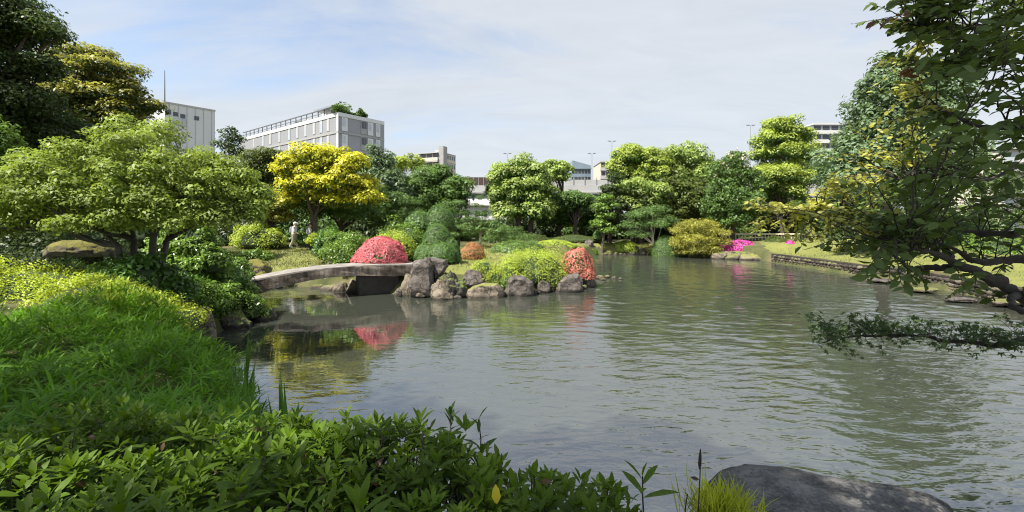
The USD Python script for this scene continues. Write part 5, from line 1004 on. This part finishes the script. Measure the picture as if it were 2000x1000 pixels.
def weeds():
    rng = np.random.default_rng(70)
    spots = [(235, 985, 1.15, 'long leaved weed rising near the bottom left, with narrow upright leaves'), (470, 945, 1.25, 'broad pale leaved weed among the azaleas, second from the left'), (705, 985, 1.15, 'large long leaved weed at the bottom edge left of the middle'), (880, 830, 1.75, 'tall dark leafy shoot standing against the water above the azaleas'), (935, 845, 1.7, 'single forked dark shoot standing against the water, right of the tall one'), (1255, 930, 1.4, 'upright pointed leaf shoot at the right end of the azaleas')]
    for j, (px, py, D, nm) in enumerate(spots):
        b = at(px, py + 30, D); t = thing('weed', nm, 'weed', b - [0, 0, .3]); up = 3 <= j <= 4; n = (9, 8, 10, 12, 6, 6)[j]
        top = at(px, py - (25 if up else 0), D); part(t, 'stem', tube(wander(b - [0, 0, .3], top, 7, .03, rng), np.linspace(.005, .002, 7), 5), 'bark_smooth')
        a = np.arange(n) * 2.4 + rng.uniform(0, 6); h = np.linspace(0, 1, n); el = np.radians(15 + 55 * h) + rng.normal(size=n) * .12
        A = np.stack([np.cos(a) * np.cos(el), np.sin(a) * np.cos(el) * .8, np.sin(el)], -1); N = np.stack([-np.cos(a) * np.sin(el), -np.sin(a) * np.sin(el), np.cos(el)], -1)
        L = (.10 if not up else .075) * rng.uniform(.75, 1.15, n) * (1.1 - .4 * h); o = (b - [0, 0, .02]) * (1 - h[:, None]) + top * h[:, None]
        vs, f_ = big_leaves(o, A, N, L, L * (.30 if j != 1 else .42), rng, curl=rng.uniform(.1, .35, n))
        for v in vs: part(t, 'leaf', (v, f_), 'leaf_azalea' if not up else 'leaf_azalea_deep', smooth=True)
weeds()
# leaf litter and dark soil under the shrubs is the ground itself
def blades(P, n, L, W, rng, up=.75, curl=.5):
    i = np.repeat(np.arange(len(P)), n); m = len(i)
    ang = rng.uniform(0, 6.28, m); el = rng.normal(up, .28, m)
    A = np.stack([np.cos(ang) * np.cos(el), np.sin(ang) * np.cos(el), np.sin(el)], -1)
    N = np.stack([-np.cos(ang) * np.sin(el), -np.sin(ang) * np.sin(el), np.cos(el)], -1) + rng.normal(size=A.shape) * .25
    L = rng.uniform(L[0], L[1], m); W = L * rng.uniform(W[0], W[1], m)
    return join(*big_leaves(P[i] + rng.normal(size=(m, 3)) * .012, A, N, L, W, rng, curl=rng.uniform(curl * .3, curl * 1.3, m), shape=_BV, faces=_BF))
def sasa_bed(name, poly, count, h, n, L, W, label, catg, leaf, seed, up=.75, curl=.5, hmul=None):
    rng = np.random.default_rng(seed); poly = Polygon(poly); x0, y0, x1, y1 = poly.bounds
    q = rng.uniform((x0, y0), (x1, y1), (count * 4, 2)); q = q[shapely.contains(poly, shapely.points(q)) & ~shapely.contains(POND, shapely.points(q))][:count]
    z = height(q[:, 0], q[:, 1]); hh = rng.uniform(h * .35, h, len(q)) * (.35 + 1.3 * meshkit.noise(np.c_[q * 1.3, 0 * z], seed))
    if hmul is not None: hh = hh * hmul(q)
    return single(name, blades(np.c_[q, z + hh], n, L, W, rng, up, curl), leaf, label, catg, kind='stuff', smooth=True)
EDGE = [(-.3, 4.6), (-1.6, 5.3), (-3.3, 6.7), (-5.2, 8.4)]
sasa_bed('sasa_grass', [(-4.2, 2.0), (-1.9, 2.05), (-.9, 2.2), (-.45, 2.6), (-.5, 3.4), (-1.5, 4.6), (-3.3, 6.0), (-5.0, 7.4), (-6.0, 7.2), (-7.2, 6.6), (-9.5, 6.2), (-9, 4)], 5600, .42, 7, (.10, .21), (.08, .13), 'long bladed dwarf bamboo grass covering the near left bank', 'dwarf bamboo', 'leaf_sasa', 501)
sasa_bed('bank_bamboo', [(-5.5, 7.6), (-6.7, 8.9), (-7.6, 10.2), (-8.1, 10.8), (-8.8, 10.8), (-8.8, 9.2), (-6.9, 7.4)], 1300, .30, 6, (.12, .22), (.09, .13), 'sunlit tuft of variegated dwarf bamboo by the patched boulder', 'dwarf bamboo', 'leaf_yellow_bush', 502)
sasa_bed('bank_fern', [(-7.7, 11.6), (-8.1, 13.8), (-9.3, 16.0), (-12.5, 16.6), (-12, 11), (-9, 10.2)], 3200, .6, 6, (.10, .20), (.10, .18), 'low dark leafy ground plants on the bank between the spreading tree and the bridge', 'ground cover', 'leaf_bank', 503)
sasa_bed('shade_plants', [(-9, 9.6), (-16, 9), (-18, 14), (-13, 17), (-10, 12)], 1300, .5, 6, (.10, .2), (.12, .2), 'dark ground plants in the shade below the spreading tree', 'ground cover', 'leaf_dark', 504)
rng = np.random.default_rng(61)
# single reeds and iris leaves at the water edge
reed_labels = ['tall thin reed leaves against the water left of the golden reflection', 'dark iris leaf tuft in front of the bright water, left one', 'dark iris leaf tuft in front of the bright water, right one']
for (px, ptop, D, k), nm in zip(((476, 645, 5.6, 3), (482, 700, 3.9, 6), (556, 722, 3.3, 6)), reed_labels):
    tip = at(px, ptop, D); b0 = V3(tip[0], D, ground_z(tip[0], D)); hh = tip[2] - b0[2]; q = np.repeat(b0[None], k, 0) + rng.normal(size=(k, 3)) * [.02, .02, 0]
    A = unit(rng.normal(size=(k, 3)) * [.10, .06, 0] + [0, 0, 1]); N = np.cross(A, [1, .2, 0]) + rng.normal(size=(k, 3)) * .3
    l = hh * rng.uniform(.7, 1.05, k)
    t = thing('reed', nm, 'reed', b0)
    v, f_ = big_leaves(q, A, N, l, l * .04, rng, curl=rng.uniform(.02, .15, k), shape=_BV, faces=_BF)
    for a_ in v: part(t, 'leaf', (a_, f_), 'leaf_bank', smooth=True)
# the yellow grass tuft by the flat rock and the cattail stalk
c = at(1405, 1012, 2.75); k = 520
t = thing('grass_tuft', 'sunlit yellow green grass tuft beside the flat rock at the bottom edge', 'grass', c)
A = unit(rng.normal(size=(k, 3)) * [.42, .35, 0] + [.05, 0, 1]); q = c + rng.normal(size=(k, 3)) * [.085, .06, 0]; l = rng.uniform(.10, .25, k)
vs, f_ = big_leaves(q, A, np.cross(A, rng.normal(size=(k, 3))), l, np.full(k, .008), rng, curl=rng.uniform(.05, .5, k), shape=_BV, faces=_BF)
part(t, 'blades', join(vs, f_), 'leaf_grass', kind='stuff', smooth=True)
rg2 = np.random.default_rng(62); q = np.c_[rg2.uniform(.5, 2.3, 260), rg2.uniform(1.9, 2.9, 260)]
single('rock_edge_grass', blades(np.c_[q, height(q[:, 0], q[:, 1])], 5, (.08, .2), (.04, .07), rg2, 1.1, .4), 'leaf_sasa', 'low grass growing along the near bank beside the flat rock', 'grass', kind='stuff', smooth=True)
for px, y0, y1, D, nm, head in ((1363, 1010, 880, 2.6, 'dark upright seed stalk with a brown head, in front of the water at the bottom', True), (1338, 1010, 965, 2.5, 'short dark stalk left of the seed stalk', False)):
    a_, b_ = at(px - 3, y0 + 40, D), at(px + 5, y1, D); t = thing('seed_stalk', nm, 'stalk', a_)
    part(t, 'stem', tube(wander(a_, b_, 8, .012, rng), np.linspace(.005, .003, 8), 5), 'bark_dark')
    if head:
        d_ = unit(b_ - a_); part(t, 'seed_head', tube([b_ - d_ * .11, b_ - d_ * .08, b_ - d_ * .03, b_ + d_ * .01], [.004, .010, .008, .002], 6), 'bark_dark', smooth=True)
        v, f_ = big_leaves(np.array([b_ - d_ * .17]), np.array([[-1, 0, .3]]), np.array([[0, -1., .4]]), np.array([.05]), np.array([.022]), rng); part(t, 'leaf', (v[0], f_), 'bark_dark')

# ------------------------------------------------------------------ the tree leaning in from the right
def right_tree():
    rng = np.random.default_rng(17)
    base = V3(4.7, 2.3, ground_z(4.7, 2.3))
    t = thing('leaning_tree', 'leafy tree leaning in from the right edge on thick forked branches', 'tree', base)
    B = [  # (px, py, D, radius) along each branch
        [(2060, 640, 2.7, .062), (1990, 575, 2.6, .055), (1935, 545, 2.55, .05), (1890, 523, 2.5, .045), (1860, 512, 2.5, .036), (1825, 495, 2.45, .03), (1790, 488, 2.4, .022), (1752, 470, 2.4, .014)],
        [(1890, 523, 2.5, .036), (1845, 522, 2.6, .03), (1800, 525, 2.65, .026), (1781, 524, 2.7, .022), (1755, 505, 2.75, .014), (1735, 490, 2.8, .008)],
        [(2040, 520, 3.0, .05), (1990, 505, 3.0, .044), (1936, 512, 2.95, .036), (1900, 508, 2.9, .03), (1870, 490, 2.9, .02), (1820, 470, 2.9, .012)],
        [(2080, 470, 2.5, .045), (2000, 455, 2.5, .036), (1955, 457, 2.5, .03), (1910, 455, 2.6, .02), (1850, 440, 2.6, .012)],
        [(2080, 60, 2.6, .04), (2000, 32, 2.6, .03), (1955, 42, 2.6, .024), (1902, 56, 2.6, .018), (1850, 56, 2.6, .012), (1790, 50, 2.6, .006)],
        [(2100, 180, 2.4, .035), (2000, 120, 2.5, .022), (1912, 133, 2.5, .018), (1867, 147, 2.5, .013), (1815, 155, 2.6, .007)],
        [(2100, 300, 2.2, .04), (2000, 246, 2.3, .022), (1940, 250, 2.4, .015), (1870, 230, 2.5, .010), (1800, 185, 2.7, .006)],
        [(2080, 420, 3.2, .04), (2000, 320, 3.3, .022), (1930, 350, 3.2, .018), (1850, 340, 3.1, .012), (1760, 350, 3.1, .006)],
        [(1860, 512, 2.5, .02), (1800, 450, 2.8, .014), (1720, 420, 3.0, .010), (1620, 415, 3.2, .006), (1520, 425, 3.4, .003)],
        [(2000, 590, 2.6, .03), (1990, 575, 2.55, .025), (1975, 588, 2.4, .022), (1990, 605, 2.3, .02), (2060, 620, 2.2, .02)]]
    ms, bp = [], []
    trunk_pts = [base + [.1, 0, -.4], base + [-.1, .05, .5], at(2090, 660, 2.7), at(2060, 640, 2.7)]
    ms.append(tube(curve(trunk_pts, 9), np.linspace(.13, .075, 9), 9))
    up = [at(2090, 660, 2.7), at(2160, 450, 2.8), at(2120, 250, 2.6), at(2090, 50, 2.6), at(2080, -150, 2.5)]
    ms.append(tube(curve(up, 12), np.linspace(.07, .035, 12), 8))
    for br in B:
        p = np.array([at(*b[:3]) for b in br]); r = np.array([b[3] for b in br]) * .66
        q = curve(p, 4 * len(p)); rr = np.interp(np.linspace(0, 1, len(q)), np.linspace(0, 1, len(r)), r) * (1 + .15 * rng.normal(size=len(q)))
        ms.append(tube(q + rng.normal(size=q.shape) * .004, rr, 8)); bp.append(q)
    bp = np.vstack(bp)
    # leafy sprays: (px, py, half w, half h, D, twigs, kind)
    S = [(1860, 30, 130, 30, 2.6, 30, 0), (1920, 95, 110, 40, 2.4, 34, 0), (1790, 70, 60, 36, 2.7, 16, 0), (1970, 60, 60, 60, 2.2, 16, 0), (1860, 145, 80, 26, 2.6, 16, 0), (1718, 40, 16, 12, 2.8, 3, 2), (1740, 85, 20, 14, 2.7, 4, 0), (1700, 2, 12, 5, 2.6, 2, 0),
         (1770, 165, 50, 30, 2.9, 12, 1), (1765, 140, 24, 14, 2.7, 4, 2), (1830, 220, 60, 24, 2.9, 8, 0), (1930, 225, 60, 14, 2.6, 5, 0), (1880, 265, 110, 40, 2.2, 22, 0), (1965, 285, 60, 60, 2.0, 16, 0), (1830, 300, 80, 40, 3.0, 20, 0), (1765, 275, 44, 26, 3.2, 8, 1), (1690, 275, 24, 16, 3.2, 4, 1),
         (1760, 345, 70, 30, 3.1, 18, 0), (1870, 370, 120, 50, 2.8, 36, 0), (1960, 390, 60, 60, 2.5, 18, 0), (1690, 390, 66, 26, 3.2, 26, 0), (1640, 440, 60, 30, 3.3, 14, 1), (1640, 425, 50, 30, 3.2, 14, 0), (1730, 470, 60, 30, 3.0, 14, 0), (1790, 395, 70, 30, 2.9, 16, 0), (1610, 405, 66, 24, 3.4, 16, 1), (1535, 418, 56, 24, 3.5, 12, 1), (1595, 440, 60, 24, 3.4, 12, 1), (1630, 375, 36, 18, 3.4, 6, 1), (1480, 428, 26, 16, 3.6, 4, 1),
         (1700, 440, 80, 34, 3.0, 24, 0), (1790, 440, 90, 44, 2.7, 30, 0), (1650, 470, 44, 24, 3.1, 9, 0), (1590, 490, 20, 20, 3.0, 4, 0), (1720, 505, 46, 24, 2.7, 8, 0), (1770, 560, 44, 30, 2.3, 9, 0), (1690, 530, 20, 22, 2.6, 3, 0), (1850, 470, 70, 30, 2.8, 12, 0), 
         (1960, 470, 50, 20, 2.9, 5, 0), (1885, 575, 40, 16, 3.0, 5, 0), (1940, 560, 50, 26, 2.9, 6, 0), (1660, 330, 30, 14, 3.2, 4, 1),
         (2080, 30, 60, 80, 2.4, 16, 0), (2080, 250, 60, 100, 2.4, 16, 0), (2070, 430, 50, 60, 2.6, 10, 0), (1900, -60, 150, 50, 2.5, 34, 0), (2050, -80, 120, 70, 2.2, 26, 0), (1850, -140, 140, 50, 2.4, 26, 0)]
    tw, LB, LA, LN, LL, LK = [], [], [], [], [], []
    for px, py, w, h, D, k, kind in S:
        k = max(2, int(k * (2.4 if kind == 1 else .72))) if py > -20 else k
        for _ in range(k):
            ex, ey = px + rng.normal() * w * .6, py + rng.normal() * h * .6; sl = .10 * (ex - 1800); ey = .75 * (round((ey - sl) / 62) * 62 + sl + rng.normal() * 9) + .25 * ey; e = at(ex, ey, D + rng.normal() * .35)
            s = bp[np.argmin(np.linalg.norm(bp - e, axis=1) + rng.uniform(0, .3, len(bp)))]
            n = 9; ln = np.linalg.norm(e - s)
            if ln > .75: s = e + (s - e) * .75 / ln * rng.uniform(.8, 1.2)
            p = wander(s, e, n, .05, rng, sag=.03); tw.append(tube(p, np.linspace(.0045, .0012, n), 4, cap=False))
            d = unit(np.gradient(p, axis=0)); m = int(rng.integers(11, 17)); u = np.linspace(.25, 1, m) * (n - 1); i = u.astype(int).clip(0, n - 2)
            q = p[i] + (p[i + 1] - p[i]) * (u - i)[:, None]; side = unit(np.cross(d[i], [0, 0, 1.0])) * np.where(np.arange(m) % 2, 1, -1)[:, None]
            LB.append(q); LA.append(side + d[i] * rng.uniform(.2, .9, (m, 1)) + rng.normal(size=(m, 3)) * .3 + [0, 0, -.15]); LN.append(rng.normal(size=(m, 3)) * .7 + [0, -.2, 1]); LL.append(rng.uniform(.038, .070, m) * (.75 if kind == 1 else 1)); LK.append(np.full(m, kind))
    LB, LA, LN, LL, LK = np.vstack(LB), np.vstack(LA), np.vstack(LN), np.concatenate(LL), np.concatenate(LK)
    vs, f_ = big_leaves(LB, LA, LN, LL, LL * rng.uniform(.48, .62, len(LL)), rng, curl=rng.uniform(-.15, .45, len(LL)))
    part(t, 'trunk', cat(ms), 'bark_dark', smooth=True); part(t, 'twigs', cat(tw), 'bark_dark', kind='stuff')
    c = vs.mean(1); px, py = 1000 + c[:, 0] / c[:, 1] * F, H + (EYE - c[:, 2]) / c[:, 1] * F
    seen = (px < 1990) & (py > 5); order = np.argsort(-np.where(seen, LL / c[:, 1], 0))[:280]; bm = np.zeros(len(LL), bool); bm[order] = True
    mats = ('leaf_right', 'leaf_right_sunlit', 'leaf_red')
    for k, nm in enumerate(('foliage', 'young_foliage', 'reddish_foliage')):
        part(t, nm, join(vs[(LK == k) & ~bm], f_), mats[k], smooth=True, kind='stuff', label=(None, 'yellow green leaves with sunlight put in their colour', 'reddish young leaves')[k])
    for i in order: part(t, 'leaf', (vs[i], f_), mats[LK[i]], smooth=True)
right_tree()
# the low maple branch over the water
def maple():
    rng = np.random.default_rng(19); base = V3(5.5, 2.7, ground_z(5.5, 2.7)); D = 3.4
    t = thing('maple_branch', 'small leaved maple whose low thin branch reaches over the water from the right', 'maple', base)
    br = [(2120, 640, D, .035), (2040, 655, D, .03), (2000, 662, D, .026), (1940, 676, D, .022), (1900, 668, D, .018), (1850, 666, D, .015), (1800, 656, D + .05, .012), (1740, 655, D + .1, .009), (1680, 656, D + .1, .006), (1605, 668, D + .1, .003)]
    p = np.array([at(*b[:3]) for b in br]); q = curve(p, 40); r = np.interp(np.linspace(0, 1, 40), np.linspace(0, 1, len(br)), [b[3] for b in br])
    ms = [tube(q + rng.normal(size=q.shape) * .004, r, 7), tube(curve([base - [0, 0, .3], base + [-.1, .1, .5], p[0]], 8), np.linspace(.075, .036, 8), 8)]
    fk = np.array([at(1945, 674, D), at(1965, 660, D - .1), at(1935, 655, D - .1)]); ms.append(tube(fk, [.014, .012, .006], 6))
    part(t, 'trunk', cat(ms), 'bark_dark', smooth=True)
    a8 = np.linspace(-2.2, 2.2, 5); pts = [(0, 0, 0)]
    for k, a in enumerate(a8):
        ln = (.62, .85, 1.0, .85, .62)[k]
        if k: m_ = (a8[k - 1] + a) / 2; pts.append((.32 * math.cos(m_), .32 * math.sin(m_), .03))
        pts.append((ln * math.cos(a * .62), ln * math.sin(a * .62), -.06))
    mv = np.array(pts); mf = np.array([[0, i, i + 1] for i in range(1, len(pts) - 1)])
    LB, LA, LN, LL, tw = [], [], [], [], []
    for k in range(170):
        u = rng.uniform(.18, 1) ** .9; i = int(u * 39); s = q[i]; spread = .05 + .14 * rng.uniform()
        up_ = 1 if rng.uniform() < .82 else -.55
        e = s + np.array([-.10 * rng.uniform(), rng.normal() * .14, up_ * spread * rng.uniform(.3, 1)])
        p_ = wander(s, e, 5, .1, rng); tw.append(tube(p_, np.linspace(.003, .001, 5), 3, cap=False))
        m = 7; LB.append(e + rng.normal(size=(m, 3)) * [.035, .035, .018]); LA.append(rng.normal(size=(m, 3)) + [-.4, 0, -.2]); LN.append(rng.normal(size=(m, 3)) * .5 + [0, 0, 1]); LL.append(rng.uniform(.024, .045, m))
    LB, LA, LN, LL = np.vstack(LB), np.vstack(LA), np.vstack(LN), np.concatenate(LL)
    vs, f_ = big_leaves(LB, LA, LN, LL, LL, rng, curl=.1, shape=mv, faces=mf)
    part(t, 'twigs', cat(tw), 'bark_dark', kind='stuff')
    order = np.argsort(-LL)[:200]; bm = np.zeros(len(LL), bool); bm[order] = True
    part(t, 'foliage', join(vs[~bm], f_), 'leaf_maple', kind='stuff')
    for i in order: part(t, 'leaf', (vs[i], f_), 'leaf_maple')
maple()
# trees standing behind the viewpoint: their shade lies on the near bank
def overhead(name, label, base, lobes_, n, seed):
    rng = np.random.default_rng(seed); base = V3(base[0], base[1], ground_z(*base)); lb = [(np.array(c, float), np.array(r, float)) for c, r in lobes_]
    C_, R_ = clumps_of(lb, .7, rng, .9)
    t = thing(name, label, 'tree', base)
    part(t, 'trunk', limbs(base, np.mean([c for c, r in lb], 0) * [.4, .4, .6] + base * [.6, .6, .4], .24, C_[rng.permutation(len(C_))[:14]], rng), 'bark', smooth=True)
    part(t, 'crown', clump_leaves(C_, R_, n, .26, rng, .6), 'leaf_mid')
overhead('shade_tree', 'tall tree outside the picture at the left whose shade lies on the near left bank', (-13, -4.5), [((-13.0, -.8, 14.2), (4.3, 3.7, 1.5)), ((-16, -2, 13.4), (3, 3, 1.4))], 9000, 601)
overhead('shade_tree', 'tall tree outside the picture behind the viewpoint whose shade lies on the near shrubs', (-7.5, -5), [((-7.6, -2.8, 14), (3.1, 3.9, 1.4)), ((-3.0, -2.5, 13.6), (1.6, 1.1, .8)), ((-4.5, -1.1, 13.2), (1.3, .8, .5))], 17000, 602)  # small side lobes added to shade the leaning tree and dapple the rock
